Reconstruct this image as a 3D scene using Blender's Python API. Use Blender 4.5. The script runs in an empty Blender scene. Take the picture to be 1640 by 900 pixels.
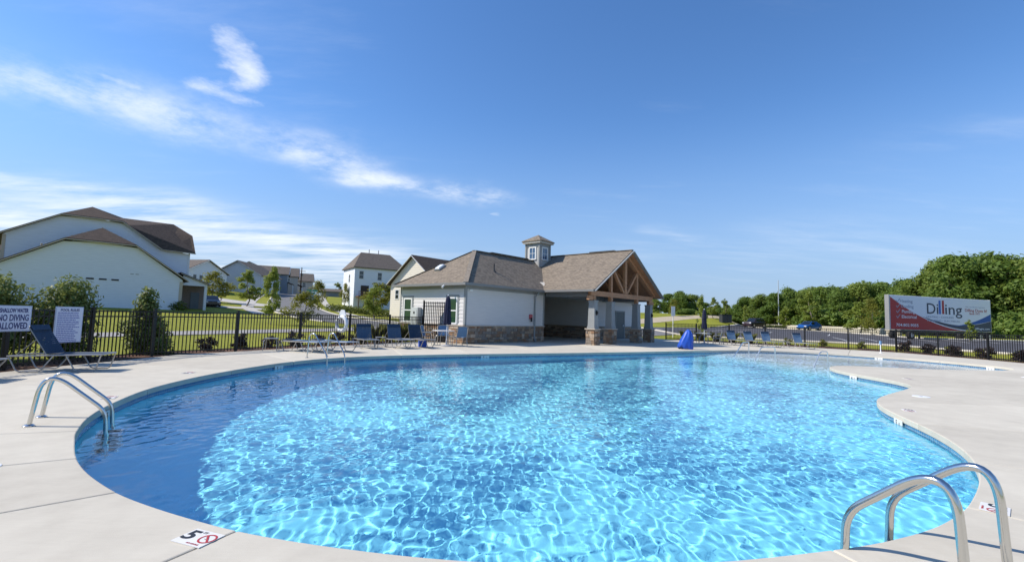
import bpy, bmesh, math, random
import numpy as np
from mathutils import Vector, Matrix, Euler
random.seed(7); RNG = np.random.default_rng(7)
R = math.radians
sc = bpy.context.scene
col = sc.collection

# ------------------------------------------------------------------ camera
cam_d = bpy.data.cameras.new('camera'); cam = bpy.data.objects.new('camera', cam_d); col.objects.link(cam)
cam_d.sensor_width = 36.0; cam_d.lens = 36.0 * 743.0 / 1640.0
cam_d.clip_start = 0.05; cam_d.clip_end = 9000
PITCH, ROLL = R(4.37), R(1.73)
cam.matrix_world = Matrix.Translation((0, 0, 1.5)) @ Matrix.Rotation(R(90) + PITCH, 4, 'X') @ Matrix.Rotation(ROLL, 4, 'Z')
sc.camera = cam

# ------------------------------------------------------------------ sky, sun, exposure
SUN_EL = R(43.0); SUN_HEAD = R(2.0)            # heading of the shadows, from +X
to_sun = Vector((-math.cos(SUN_HEAD) * math.cos(SUN_EL), -math.sin(SUN_HEAD) * math.cos(SUN_EL), math.sin(SUN_EL)))
world = bpy.data.worlds.new('World'); sc.world = world; world.use_nodes = True
def build_world():
    nt = world.node_tree; N = nt.nodes; L = nt.links; N.clear()
    out = N.new('ShaderNodeOutputWorld'); bg = N.new('ShaderNodeBackground')
    sky = N.new('ShaderNodeTexSky'); sky.sky_type = 'NISHITA'; sky.sun_disc = False
    sky.sun_elevation = SUN_EL; sky.sun_rotation = math.atan2(to_sun.x, to_sun.y)
    sky.altitude = 200; sky.air_density = 1.0; sky.dust_density = 0.25; sky.ozone_density = 4.0
    geo = N.new('ShaderNodeTexCoord')
    def math_(op, a, b=None, clamp=False):
        n = N.new('ShaderNodeMath'); n.operation = op; n.use_clamp = clamp
        for i, v in enumerate((a, b)):
            if v is None: continue
            if hasattr(v, 'node'): L.new(v, n.inputs[i])
            else: n.inputs[i].default_value = v
        return n.outputs[0]
    def vmath(op, a, b=None, out=0):
        n = N.new('ShaderNodeVectorMath'); n.operation = op
        for i, v in enumerate((a, b)):
            if v is None: continue
            if hasattr(v, 'node'): L.new(v, n.inputs[i])
            else: n.inputs[i].default_value = v
        return n.outputs[out]
    D = geo.outputs['Generated']
    sep = N.new('ShaderNodeSeparateXYZ'); L.new(D, sep.inputs[0])
    # cloud layer coordinates: the view direction pierces a flat layer overhead
    zc = math_('MAXIMUM', sep.outputs[2], 0.0)
    inv = math_('DIVIDE', 1.0, math_('ADD', zc, 0.10))
    cx = math_('MULTIPLY', sep.outputs[0], inv); cy = math_('MULTIPLY', sep.outputs[1], inv)
    comb = N.new('ShaderNodeCombineXYZ'); L.new(cx, comb.inputs[0]); L.new(cy, comb.inputs[1])
    P = comb.outputs[0]
    def noise(vec, scale, detail, rough, dist=0.0, off=(0, 0, 0), sc3=(1, 1, 1), rot=0.0):
        mp = N.new('ShaderNodeMapping'); L.new(vec, mp.inputs[0])
        mp.inputs['Location'].default_value = off; mp.inputs['Scale'].default_value = sc3; mp.inputs['Rotation'].default_value = (0, 0, rot)
        n = N.new('ShaderNodeTexNoise'); n.inputs['Scale'].default_value = scale; n.inputs['Detail'].default_value = detail
        n.inputs['Roughness'].default_value = rough; n.inputs['Distortion'].default_value = dist
        L.new(mp.outputs[0], n.inputs['Vector']); return n.outputs['Fac']
    def ramp(v, a, b):
        n = N.new('ShaderNodeMapRange'); n.interpolation_type = 'SMOOTHSTEP'; L.new(v, n.inputs[0])
        n.inputs[1].default_value = a; n.inputs[2].default_value = b; return n.outputs[0]
    # domain warp gives the banks ragged, wispy borders
    wn = N.new('ShaderNodeTexNoise'); wn.inputs['Scale'].default_value = 2.4; wn.inputs['Detail'].default_value = 5; wn.inputs['Roughness'].default_value = 0.62
    L.new(P, wn.inputs['Vector'])
    wsep = N.new('ShaderNodeSeparateColor'); L.new(wn.outputs['Color'], wsep.inputs[0])
    wx = math_('ADD', cx, math_('MULTIPLY', math_('SUBTRACT', wsep.outputs[0], 0.5), CLOUD_WARP))
    wy = math_('ADD', cy, math_('MULTIPLY', math_('SUBTRACT', wsep.outputs[1], 0.5), CLOUD_WARP))
    def bank(ax, ay, bx, by, w):
        # soft streak of cloud along a segment of the cloud layer
        dx, dy = bx - ax, by - ay; ll = math.hypot(dx, dy); ux, uy = dx / ll, dy / ll
        px_ = math_('SUBTRACT', wx, ax); py_ = math_('SUBTRACT', wy, ay)
        t = math_('ADD', math_('MULTIPLY', px_, ux), math_('MULTIPLY', py_, uy))
        s = math_('SUBTRACT', math_('MULTIPLY', py_, ux), math_('MULTIPLY', px_, uy))
        over = math_('MAXIMUM', math_('MAXIMUM', math_('MULTIPLY', t, -1.0), math_('SUBTRACT', t, ll)), 0.0)
        d2 = math_('ADD', math_('MULTIPLY', s, s), math_('MULTIPLY', over, over))
        return math_('EXPONENT', math_('MULTIPLY', d2, -1.0 / (w * w)))
    fine = noise(P, 3.2, 6, 0.66, 0.0, (0.4, 5.2, 0), (1.0, 1.0, 1), 0.5)
    streak = noise(P, 2.3, 6, 0.64, 0.0, (8.3, 2.2, 0), (0.5, 1.7, 1), -0.60)
    total = None
    for (ax, ay, bx, by, w, dens, tex) in CLOUDS:
        b = bank(ax, ay, bx, by, w)
        if tex == 'p': m = math_('MULTIPLY', ramp(math_('ADD', math_('MULTIPLY', b, 0.55), math_('MULTIPLY', fine, 1.15)), 0.80, 1.60), dens)
        else: m = math_('MULTIPLY', math_('MULTIPLY', b, ramp(fine if tex == 'f' else streak, 0.28, 0.72)), dens)
        if tex == 'p': m = math_('MULTIPLY', m, ramp(b, 0.0, 0.75))
        total = m if total is None else math_('SUBTRACT', math_('ADD', total, m), math_('MULTIPLY', total, m))
    # thin scattered cirrus over the whole dome
    veil = math_('MULTIPLY', ramp(math_('ADD', math_('MULTIPLY', streak, 0.6), math_('MULTIPLY', noise(P, 0.35, 2, 0.5, 0.0, (4.2, 0.6, 0)), 0.6)), 0.60, 0.95), 0.20)
    total = math_('MAXIMUM', total, veil)
    # light haze close to the horizon
    hz = math_('MULTIPLY', ramp(sep.outputs[2], 0.42, -0.04), 0.92)
    total = math_('MINIMUM', total, 0.95)
    mix = N.new('ShaderNodeMix'); mix.data_type = 'RGBA'; L.new(total, mix.inputs[0])
    hs = N.new('ShaderNodeHueSaturation'); hs.inputs['Hue'].default_value = SKY_HUE; hs.inputs['Saturation'].default_value = SKY_SAT; hs.inputs['Value'].default_value = SKY_VAL
    L.new(sky.outputs[0], hs.inputs['Color'])
    hmix = N.new('ShaderNodeMix'); hmix.data_type = 'RGBA'; L.new(hz, hmix.inputs[0])
    L.new(hs.outputs[0], hmix.inputs[6]); hmix.inputs[7].default_value = (1.95, 2.75, 4.2, 1)
    L.new(hmix.outputs[2], mix.inputs[6]); mix.inputs[7].default_value = (6.4, 6.7, 7.1, 1)
    L.new(mix.outputs[2], bg.inputs[0]); bg.inputs[1].default_value = SKY_STRENGTH
    L.new(bg.outputs[0], out.inputs[0])
SKY_STRENGTH, SKY_HUE, SKY_SAT, SKY_VAL = 0.10, 0.504, 1.17, 1.15
CLOUD_WARP = 0.36
CLOUDS = [(-2.3, 1.1, -1.42, 1.78, .17, .60, 'f'), (-1.5, 1.72, -.95, 2.15, .20, .30, 'f'), (-1.0, 2.15, -.80, 2.45, .16, .55, 'f'), (-.85, 2.5, -.12, 2.78, .12, .68, 'f'),
          (-.87, 1.42, -.97, 1.60, .085, 1.0, 'p'), (-1.12, 1.60, -1.06, 1.70, .10, 1.0, 'p'), (-1.42, 1.55, -1.38, 1.60, .05, .6, 'p'),
          (-3.6, 1.9, -2.1, 2.85, .20, .60, 's'), (-5.2, 2.7, -2.9, 3.2, .55, .8, 's'), (-2.5, 3.2, -1.5, 4.3, .5, .8, 's'), (-4.6, 4.6, -1.5, 5.4, 1.0, .72, 's'),
          (-.12, 3.09, -.10, 3.13, .05, .6, 'p'), (1.0, 3.3, 1.3, 3.45, .12, .22, 's'), (1.62, 1.8, 2.1, 1.45, .12, .16, 's'), (2.0, 3.1, 4.2, 4.0, .4, .18, 's')]
build_world()
world.cycles.sampling_method = 'MANUAL'; world.cycles.sample_map_resolution = 256

sun_d = bpy.data.lights.new('sun', 'SUN'); sun = bpy.data.objects.new('sun', sun_d); col.objects.link(sun)
sun_d.energy = 3.3; sun_d.angle = R(0.53); sun_d.color = (1.0, 0.93, 0.83)
sun.rotation_euler = (-to_sun).to_track_quat('-Z', 'Y').to_euler()
sun_d.cycles.is_caustics_light = True            # real refracted sunlight on the pool floor
sc.view_settings.view_transform = 'Standard'; sc.view_settings.look = 'None'
sc.view_settings.exposure = 0.74; sc.view_settings.gamma = 1.0
sc.cycles.use_denoising = True
sc.cycles.caustics_refractive = True; sc.cycles.caustics_reflective = False
sc.cycles.max_bounces = 8; sc.cycles.transparent_max_bounces = 12; sc.cycles.sample_clamp_indirect = 6.0
sc.cycles.blur_glossy = 0.3

# ------------------------------------------------------------------ helpers
def lk(o, parent=None):
    col.objects.link(o)
    if parent is not None: o.parent = parent
    return o
def tag(o, label=None, cat=None, group=None, kind=None):
    if label: o['label'] = label
    if cat: o['category'] = cat
    if group: o['group'] = group
    if kind: o['kind'] = kind
    return o
def empty(name, loc=(0, 0, 0), rz=0.0, label=None, cat=None, group=None):
    o = bpy.data.objects.new(name, None); o.location = loc; o.rotation_euler = (0, 0, rz); o.empty_display_size = 0.1
    lk(o); return tag(o, label, cat, group)
def copy_tree(o, parent=None):
    c = o.copy(); lk(c, parent)
    for ch in list(o.children): copy_tree(ch, c)
    return c

MATS = {}
def mat(name, color, rough=0.7, metal=0.0, var=0.0, scale=4.0, bump=0.0, bscale=40.0, detail=5, c2=None, spec=0.5, coords='Object', stretch=(1, 1, 1), bdist=0.01):
    """Principled with a noise colour variation and noise bump."""
    if name in MATS: return MATS[name]
    m = bpy.data.materials.new(name); m.use_nodes = True; nt = m.node_tree; N, L = nt.nodes, nt.links
    p = N['Principled BSDF']; p.inputs['Roughness'].default_value = rough; p.inputs['Metallic'].default_value = metal
    p.inputs['Specular IOR Level'].default_value = spec
    p.inputs['Base Color'].default_value = (*color, 1)
    tc = N.new('ShaderNodeTexCoord'); mp = N.new('ShaderNodeMapping'); mp.inputs['Scale'].default_value = stretch
    L.new(tc.outputs[coords], mp.inputs[0])
    if var > 0 or c2 is not None:
        n = N.new('ShaderNodeTexNoise'); n.inputs['Scale'].default_value = scale; n.inputs['Detail'].default_value = detail; n.inputs['Roughness'].default_value = 0.65
        L.new(mp.outputs[0], n.inputs['Vector'])
        r = N.new('ShaderNodeMapRange'); L.new(n.outputs['Fac'], r.inputs[0]); r.inputs[1].default_value = 0.3; r.inputs[2].default_value = 0.7
        mx = N.new('ShaderNodeMix'); mx.data_type = 'RGBA'; L.new(r.outputs[0], mx.inputs[0])
        a = color if c2 is not None else tuple(c * (1 - var) for c in color)
        b = c2 if c2 is not None else tuple(min(1, c * (1 + var)) for c in color)
        mx.inputs[6].default_value = (*a, 1); mx.inputs[7].default_value = (*b, 1)
        L.new(mx.outputs[2], p.inputs['Base Color'])
    if bump > 0:
        n2 = N.new('ShaderNodeTexNoise'); n2.inputs['Scale'].default_value = bscale; n2.inputs['Detail'].default_value = 6
        L.new(mp.outputs[0], n2.inputs['Vector'])
        bp = N.new('ShaderNodeBump'); bp.inputs['Strength'].default_value = bump; bp.inputs['Distance'].default_value = bdist
        L.new(n2.outputs['Fac'], bp.inputs['Height']); L.new(bp.outputs[0], p.inputs['Normal'])
    MATS[name] = m; return m

class MB:
    """Collects boxes, bars, tubes and polygons; build() links them as ONE mesh object."""
    def __init__(s): s.v = []; s.f = []; s.mi = []; s.uv = None; s.cur = 0
    def _add(s, vs, fs):
        o = len(s.v); s.v += [tuple(map(float, v)) for v in vs]; s.f += [tuple(i + o for i in f) for f in fs]; s.mi += [s.cur] * len(fs); return s
    def box(s, c, size, rot=None):
        x, y, z = size[0] / 2, size[1] / 2, size[2] / 2
        vs = [Vector((a * x, b * y, d * z)) for d in (-1, 1) for b in (-1, 1) for a in (-1, 1)]
        if rot is not None:
            m = rot if isinstance(rot, Matrix) else Matrix.Rotation(rot, 3, 'Z')
            vs = [m @ v for v in vs]
        vs = [v + Vector(c) for v in vs]
        return s._add(vs, [(0, 2, 3, 1), (4, 5, 7, 6), (0, 1, 5, 4), (2, 6, 7, 3), (0, 4, 6, 2), (1, 3, 7, 5)])
    def bx(s, x0, x1, y0, y1, z0, z1): return s.box(((x0 + x1) / 2, (y0 + y1) / 2, (z0 + z1) / 2), (x1 - x0, y1 - y0, z1 - z0))
    def bar(s, a, b, w, h=None, up=(0, 0, 1)):
        a, b = Vector(a), Vector(b); h = h or w; d = (b - a); l = d.length; d.normalize()
        x = d.cross(Vector(up));
        if x.length < 1e-4: x = d.cross(Vector((1, 0, 0)))
        x.normalize(); y = x.cross(d)
        vs = []
        for p in (a, b):
            for sx, sy in ((-1, -1), (1, -1), (1, 1), (-1, 1)): vs.append(p + x * sx * w / 2 + y * sy * h / 2)
        return s._add(vs, [(3, 2, 1, 0), (4, 5, 6, 7), (0, 1, 5, 4), (1, 2, 6, 5), (2, 3, 7, 6), (3, 0, 4, 7)])
    def tube(s, pts, r, n=8, caps=True, closed=False):
        pts = [Vector(p) for p in pts]; k = len(pts); rr = r if hasattr(r, '__len__') else [r] * k
        prev = None; vs = []
        for i, p in enumerate(pts):
            if closed: d = pts[(i + 1) % k] - pts[i - 1]
            else: d = pts[min(i + 1, k - 1)] - pts[max(i - 1, 0)]
            d.normalize()
            if prev is None:
                u = d.cross(Vector((0, 0, 1)))
                if u.length < 1e-3: u = d.cross(Vector((1, 0, 0)))
            else: u = prev - d * prev.dot(d)
            u.normalize(); prev = u; w = d.cross(u)
            for j in range(n):
                a = 2 * math.pi * j / n; vs.append(p + (u * math.cos(a) + w * math.sin(a)) * rr[i])
        fs = []
        for i in range(k if closed else k - 1):
            i2 = (i + 1) % k
            for j in range(n): fs.append((i * n + j, i * n + (j + 1) % n, i2 * n + (j + 1) % n, i2 * n + j))
        if caps and not closed: fs += [tuple(range(n - 1, -1, -1)), tuple((k - 1) * n + j for j in range(n))]
        return s._add(vs, fs)
    def lathe(s, c, prof, n=16):
        c = Vector(c); vs = []; k = len(prof)
        for (r, z) in prof:
            for j in range(n): a = 2 * math.pi * j / n; vs.append(c + Vector((r * math.cos(a), r * math.sin(a), z)))
        fs = [(i * n + j, i * n + (j + 1) % n, (i + 1) * n + (j + 1) % n, (i + 1) * n + j) for i in range(k - 1) for j in range(n)]
        fs += [tuple(range(n - 1, -1, -1)), tuple((k - 1) * n + j for j in range(n))]
        return s._add(vs, fs)
    def poly(s, pts): return s._add(pts, [tuple(range(len(pts)))])
    def prism(s, pts, d):
        """polygon pts extruded along vector d"""
        n = len(pts); d = Vector(d); a = [Vector(p) for p in pts]
        fs = [tuple(range(n)), tuple(range(2 * n - 1, n - 1, -1))] + [(i, i + n, (i + 1) % n + n, (i + 1) % n) for i in range(n)]
        return s._add(a + [p + d for p in a], fs)
    def mesh(s, name, mats, smooth=False):
        me = bpy.data.meshes.new(name); me.from_pydata(s.v, [], s.f)
        for m in (mats if isinstance(mats, (list, tuple)) else [mats]): me.materials.append(m)
        if any(s.mi): me.polygons.foreach_set('material_index', s.mi)
        bm = bmesh.new(); bm.from_mesh(me); bmesh.ops.recalc_face_normals(bm, faces=bm.faces); bm.to_mesh(me); bm.free()
        if smooth:
            me.polygons.foreach_set('use_smooth', [True] * len(me.polygons))
            if smooth != 'all': me.set_sharp_from_angle(angle=R(38))
        me.update(); return me
    def build(s, name, mats, parent=None, smooth=False, loc=None, bevel=0.0):
        me = s.mesh(name, mats, smooth); o = bpy.data.objects.new(name, me)
        if loc is not None: o.location = loc
        if bevel:
            b = o.modifiers.new('bevel', 'BEVEL'); b.width = bevel; b.segments = 2; b.limit_method = 'ANGLE'; b.angle_limit = R(50)
        return lk(o, parent)

def cr_spline(pts, n, closed=True):
    P = np.array(pts, float); k = len(P); out = []
    rng = range(k if closed else k - 1)
    for i in rng:
        g = (lambda j: P[j % k]) if closed else (lambda j: P[min(max(j, 0), k - 1)])
        p0, p1, p2, p3 = g(i - 1), g(i), g(i + 1), g(i + 2)
        for t in np.linspace(0, 1, n, endpoint=False):
            out.append(0.5 * ((2 * p1) + (-p0 + p2) * t + (2 * p0 - 5 * p1 + 4 * p2 - p3) * t * t + (-p0 + 3 * p1 - 3 * p2 + p3) * t ** 3))
    if not closed: out.append(P[-1])
    return np.array(out)
def resample(P, step, closed=True):
    Q = np.vstack([P, P[:1]]) if closed else P
    d = np.r_[0, np.cumsum(np.hypot(*np.diff(Q[:, :2], axis=0).T))]; n = max(3, int(round(d[-1] / step)))
    t = np.linspace(0, d[-1], n, endpoint=not closed)
    return np.stack([np.interp(t, d, Q[:, i]) for i in range(Q.shape[1])], 1)
def inside(poly, x, y):
    x = np.asarray(x, float); y = np.asarray(y, float); c = np.zeros(x.shape, bool); n = len(poly)
    for i in range(n):
        x1, y1 = poly[i]; x2, y2 = poly[(i + 1) % n]
        if y1 == y2: continue
        m = ((y1 > y) != (y2 > y)) & (x < (x2 - x1) * (y - y1) / (y2 - y1) + x1); c ^= m
    return c
def offset_poly(P, d):
    """move each point of a counter-clockwise closed outline outwards by d"""
    n = len(P); t = np.roll(P, -2, 0) - np.roll(P, 2, 0); t /= np.hypot(t[:, 0], t[:, 1])[:, None] + 1e-9
    return P + np.stack([t[:, 1], -t[:, 0]], 1) * d

# ------------------------------------------------------------------ pool, water, deck
POOL_PTS = [(-5.08,5.61),(-4.72,5.2),(-4.21,4.67),(-3.74,4.27),(-3.2,3.9),(-2.8,3.68),(-2.26,3.44),(-1.71,3.24),(-1.02,3.08),(-.3,2.98),(.51,2.96),(1.11,3.02),
 (1.58,3.1),(2.34,3.29),(2.81,3.45),(3.31,3.68),(3.82,4.0),(4.26,4.35),(4.72,4.76),(5.18,5.24),(5.62,5.8),(6.02,6.44),(6.36,7.14),(6.66,7.9),(6.94,8.6),(7.24,9.2),
 (7.6,9.72),(8.05,10.2),(8.75,10.8),(9.6,11.46),(10.3,12.05),(10.72,12.6),(10.93,13.2),(11.0,13.9),(11.02,14.6),(11.08,15.4),(11.3,16.3),(11.75,17.2),(12.45,17.85),(13.3,18.05),(14.5,17.85),
 (15.9,17.65),(17.5,17.75),(19.2,18.15),(20.2,18.7),(20.75,19.5),(20.85,20.6),(20.5,22.3),(19.6,24.2),(18.2,25.7),(16.6,26.5),(14.8,26.7),(13.0,26.35),(11.1,25.4),
 (9.0,24.1),(6.74,22.7),(4.5,21.4),(2.25,20.15),(-.41,18.75),(-2.2,17.8),(-3.5,17.0),(-4.6,16.2),(-5.4,15.4),(-6.0,14.5),(-6.4,13.4),(-6.62,12.2),(-6.72,11.0),(-6.7,9.8),
 (-6.5,8.5),(-6.05,7.25),(-5.6,6.35)]
POOL = resample(cr_spline(POOL_PTS, 8), 0.12)
WATER_Z = -0.15
def pool_floor(x, y):
    s = lambda a, b, v: (lambda t: t * t * (3 - 2 * t))(np.clip((v - a) / (b - a), 0, 1))
    deep = -1.62 + 0.30 * s(-2, 9, x)
    shallow = -0.34 + 0 * x
    w = s(9.6, 13.2, x + 0.10 * (y - 20)) * s(14.0, 17.5, y + .3 * (x - 11))
    return deep * (1 - w) + shallow * w

def smooth_mat_pool():
    # water absorption painted into the plaster colour: blue where deep, pale where shallow
    m = bpy.data.materials.new('pool_plaster'); m.use_nodes = True; nt = m.node_tree; N, L = nt.nodes, nt.links
    p = N['Principled BSDF']; p.inputs['Roughness'].default_value = 0.8; p.inputs['Specular IOR Level'].default_value = 0.0
    n = N.new('ShaderNodeTexNoise'); n.inputs['Scale'].default_value = 1.3; n.inputs['Detail'].default_value = 6
    mx = N.new('ShaderNodeMix'); mx.data_type = 'RGBA'; L.new(n.outputs['Fac'], mx.inputs[0])
    mx.inputs[6].default_value = (*PLASTER_A, 1); mx.inputs[7].default_value = (*PLASTER_B, 1)
    at_ = N.new('ShaderNodeAttribute'); at_.attribute_name = 'shelf'
    m2 = N.new('ShaderNodeMix'); m2.data_type = 'RGBA'; L.new(at_.outputs['Fac'], m2.inputs[0]); L.new(mx.outputs[2], m2.inputs[6]); m2.inputs[7].default_value = (*PLASTER_S, 1)
    L.new(m2.outputs[2], p.inputs['Base Color']); return m
PLASTER_A, PLASTER_B, PLASTER_S = (0.20, 0.72, 0.94), (0.28, 0.79, 0.96), (0.74, 0.87, 0.92)
M_plaster = smooth_mat_pool()
def tile_mat():
    m = bpy.data.materials.new('waterline_tile'); m.use_nodes = True; nt = m.node_tree; N, L = nt.nodes, nt.links
    p = N['Principled BSDF']; p.inputs['Roughness'].default_value = 0.2
    uv = N.new('ShaderNodeUVMap'); b = N.new('ShaderNodeTexBrick'); L.new(uv.outputs[0], b.inputs['Vector'])
    b.offset = 0.0; b.inputs['Scale'].default_value = 1.0; b.inputs['Brick Width'].default_value = 0.075; b.inputs['Row Height'].default_value = 0.075
    b.inputs['Mortar Size'].default_value = 0.004; b.inputs['Bias'].default_value = -0.1
    b.inputs['Color1'].default_value = (0.035, 0.13, 0.27, 1); b.inputs['Color2'].default_value = (0.07, 0.22, 0.38, 1); b.inputs['Mortar'].default_value = (0.45, 0.5, 0.52, 1)
    L.new(b.outputs['Color'], p.inputs['Base Color']); return m
M_tile = tile_mat()

def ring_mesh(name, P, z0, z1, mat_, parent, uvs=True, z1f=None):
    n = len(P); v = [(x, y, z0) for x, y in P] + [(x, y, z1 if z1f is None else z1f(x, y)) for x, y in P]
    f = [(i, i + n, (i + 1) % n + n, (i + 1) % n) for i in range(n)]
    me = bpy.data.meshes.new(name); me.from_pydata(v, [], f); me.materials.append(mat_)
    d = np.r_[0, np.cumsum(np.hypot(*(np.roll(P, -1, 0) - P).T))]
    u = me.uv_layers.new(name='uv')
    for i, pl in enumerate(me.polygons):
        for li, (uu, vv) in zip(pl.loop_indices, ((d[i], z0), (d[i], z1), (d[i + 1], z1), (d[i + 1], z0))): u.data[li].uv = (uu, vv)
    me.polygons.foreach_set('use_smooth', [True] * n)
    return lk(bpy.data.objects.new(name, me), parent)

pool = empty('swimming_pool', (0, 0, 0)); pool['kind'] = 'structure'
WALLP = offset_poly(POOL, 0.02)
ring_mesh('tile_band', WALLP, -0.30, -0.02, M_tile, pool)
wl = ring_mesh('pool_wall', offset_poly(POOL, 0.024), -0.29, -1.8, M_plaster, pool)

def grid_in_pool(step, margin, zfun, skirt=None):
    P = offset_poly(POOL, margin)
    x0, y0 = P.min(0); x1, y1 = P.max(0)
    xs = np.arange(x0 - step, x1 + step, step); ys = np.arange(y0 - step, y1 + step, step)
    X, Y = np.meshgrid(xs, ys); inn = inside(P[::2], X.ravel(), Y.ravel()).reshape(X.shape)
    cell = inn[:-1, :-1] | inn[1:, :-1] | inn[:-1, 1:] | inn[1:, 1:]
    use = np.zeros_like(inn); use[:-1, :-1] |= cell; use[1:, :-1] |= cell; use[:-1, 1:] |= cell; use[1:, 1:] |= cell
    idx = -np.ones(X.shape, int); idx[use] = np.arange(use.sum())
    V = np.stack([X[use], Y[use], zfun(X[use], Y[use])], 1)
    I, J = np.nonzero(cell)
    F = np.stack([idx[I, J], idx[I, J + 1], idx[I + 1, J + 1], idx[I + 1, J]], 1)
    return V, F
def np_mesh(name, V, F, mats, smooth=True):
    me = bpy.data.meshes.new(name); k = F.shape[1]
    me.vertices.add(len(V)); me.vertices.foreach_set('co', np.asarray(V, np.float32).ravel())
    me.loops.add(F.size); me.loops.foreach_set('vertex_index', F.astype(np.int32).ravel())
    me.polygons.add(len(F)); me.polygons.foreach_set('loop_start', np.arange(0, F.size, k, dtype=np.int32)); me.polygons.foreach_set('loop_total', np.full(len(F), k, np.int32))
    if smooth: me.polygons.foreach_set('use_smooth', np.ones(len(F), bool))
    for m in (mats if isinstance(mats, (list, tuple)) else [mats]): me.materials.append(m)
    me.update(calc_edges=True); me.validate(); return me
V, F = grid_in_pool(0.25, 0.1, pool_floor)
fl = lk(bpy.data.objects.new('pool_floor', np_mesh('pool_floor', V, F, M_plaster)), pool)
sh = fl.data.attributes.new('shelf', 'FLOAT', 'POINT'); sh.data.foreach_set('value', np.clip((V[:, 2] + 1.25) / .9, 0, 1).astype(np.float32))  # mask for the painted depth tint, paler as the floor rises
for o in (fl, wl): o.cycles.is_caustics_receiver = True

def waves(x, y):
    r = np.random.default_rng(21); z = np.zeros_like(x)
    # patchy gusts keep the pattern from being even
    g = np.zeros_like(x)
    for i in range(9):
        a = r.uniform(0, 2 * np.pi); k = 2 * np.pi / r.uniform(2.5, 7.0); g += np.sin(k * (x * np.cos(a) + y * np.sin(a)) + r.uniform(0, 6.28))
    g = np.clip(1.0 + 0.20 * g / 1.5, .6, 1.25)
    wx = x + .06 * np.sin(1.9 * y + .7) + .05 * np.sin(2.7 * x - 1.3 * y); wy = y + .06 * np.sin(2.3 * x + 1.1) + .05 * np.sin(1.6 * x + 2.9 * y)
    for i in range(WAVE_N):
        L_ = WAVE_L0 * (WAVE_L1 / WAVE_L0) ** r.uniform(0, 1)
        a = r.normal(0.35, 1.1) + (np.pi if r.uniform() < .35 else 0); k = 2 * np.pi / L_
        amp = WAVE_A * (L_ / 0.5) ** WAVE_P * r.uniform(.5, 1.3) / np.sqrt(WAVE_N)
        z += amp * np.sin(k * (wx * np.cos(a) + wy * np.sin(a)) + r.uniform(0, 6.28))
    return WATER_Z + z * g * (1 + .12 * np.clip((y - 8) / 6, 0, 1))
WAVE_N, WAVE_L0, WAVE_L1, WAVE_A, WAVE_P = 80, 0.115, 0.55, 0.0031, 0.42
V, F = grid_in_pool(0.029, 0.10, waves)
def water_mat():
    m = bpy.data.materials.new('pool_water'); m.use_nodes = True; nt = m.node_tree; N, L = nt.nodes, nt.links
    p = N['Principled BSDF']; p.inputs['Base Color'].default_value = (1, 1, 1, 1); p.inputs['Roughness'].default_value = 0.0
    p.inputs['IOR'].default_value = 1.21; p.inputs['Transmission Weight'].default_value = 1.0
    return m
wm = np_mesh('pool_water', V, F, water_mat())
water = lk(bpy.data.objects.new('water', wm)); tag(water, 'rippling clear blue water filling the free-form pool', None, kind='structure')
water.cycles.is_caustics_caster = True

OUTER_PTS = [(-10.8,-5),(0,-5),(12,-5),(24.6,-5),(24.7,8),(24.8,18),(24.75,24.5),(24.0,29.0),(13,38.3),(12.0,40.5),(2,40.5),(-2,31),(-4.9,25.35),(-7.6,20.2),(-10.35,14.6),(-10.75,10.4),(-10.8,2)]
OUTER = resample(np.array(OUTER_PTS, float), 0.35)
def near_idx(P, q): return int(np.argmin((P[:, 0] - q[0]) ** 2 + (P[:, 1] - q[1]) ** 2))
JOINTS = [((-5.08,5.61),(-10.8,3.9)),((-4.2,4.66),(-10.8,.6)),((-3.1,3.82),(-10.8,-3.4)),((-1.78,3.27),(-5.5,-5)),((.3,2.96),(0,-5)),((2.2,3.25),(4.5,-5)),((3.9,4.05),(12,-5)),((5.3,5.4),(24.6,-3)),
 ((6.5,7.5),(24.65,3)),((7.5,9.6),(24.7,9)),((10.6,12.4),(24.72,13)),((15.9,17.65),(24.78,16.5)),((20.5,19.0),(24.8,19)),((20.5,22.3),(24.77,23.5)),((18.4,25.5),(22.3,30.4)),((14.8,26.7),(15.5,36.2)),((11.1,25.4),(12,40.5)),
 ((7.9,23.45),(7,40.5)),((4.5,21.4),(2.2,40.5)),((1.2,19.6),(-1.5,32)),((-1.6,18.1),(-3.9,27.2)),((-3.9,16.7),(-6.1,23)),((-5.4,15.4),(-7.8,19.8)),((-6.3,13.7),(-9.2,16.9)),((-6.7,11.4),(-10.6,12.2)),((-6.5,8.5),(-10.77,8.7))]
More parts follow.
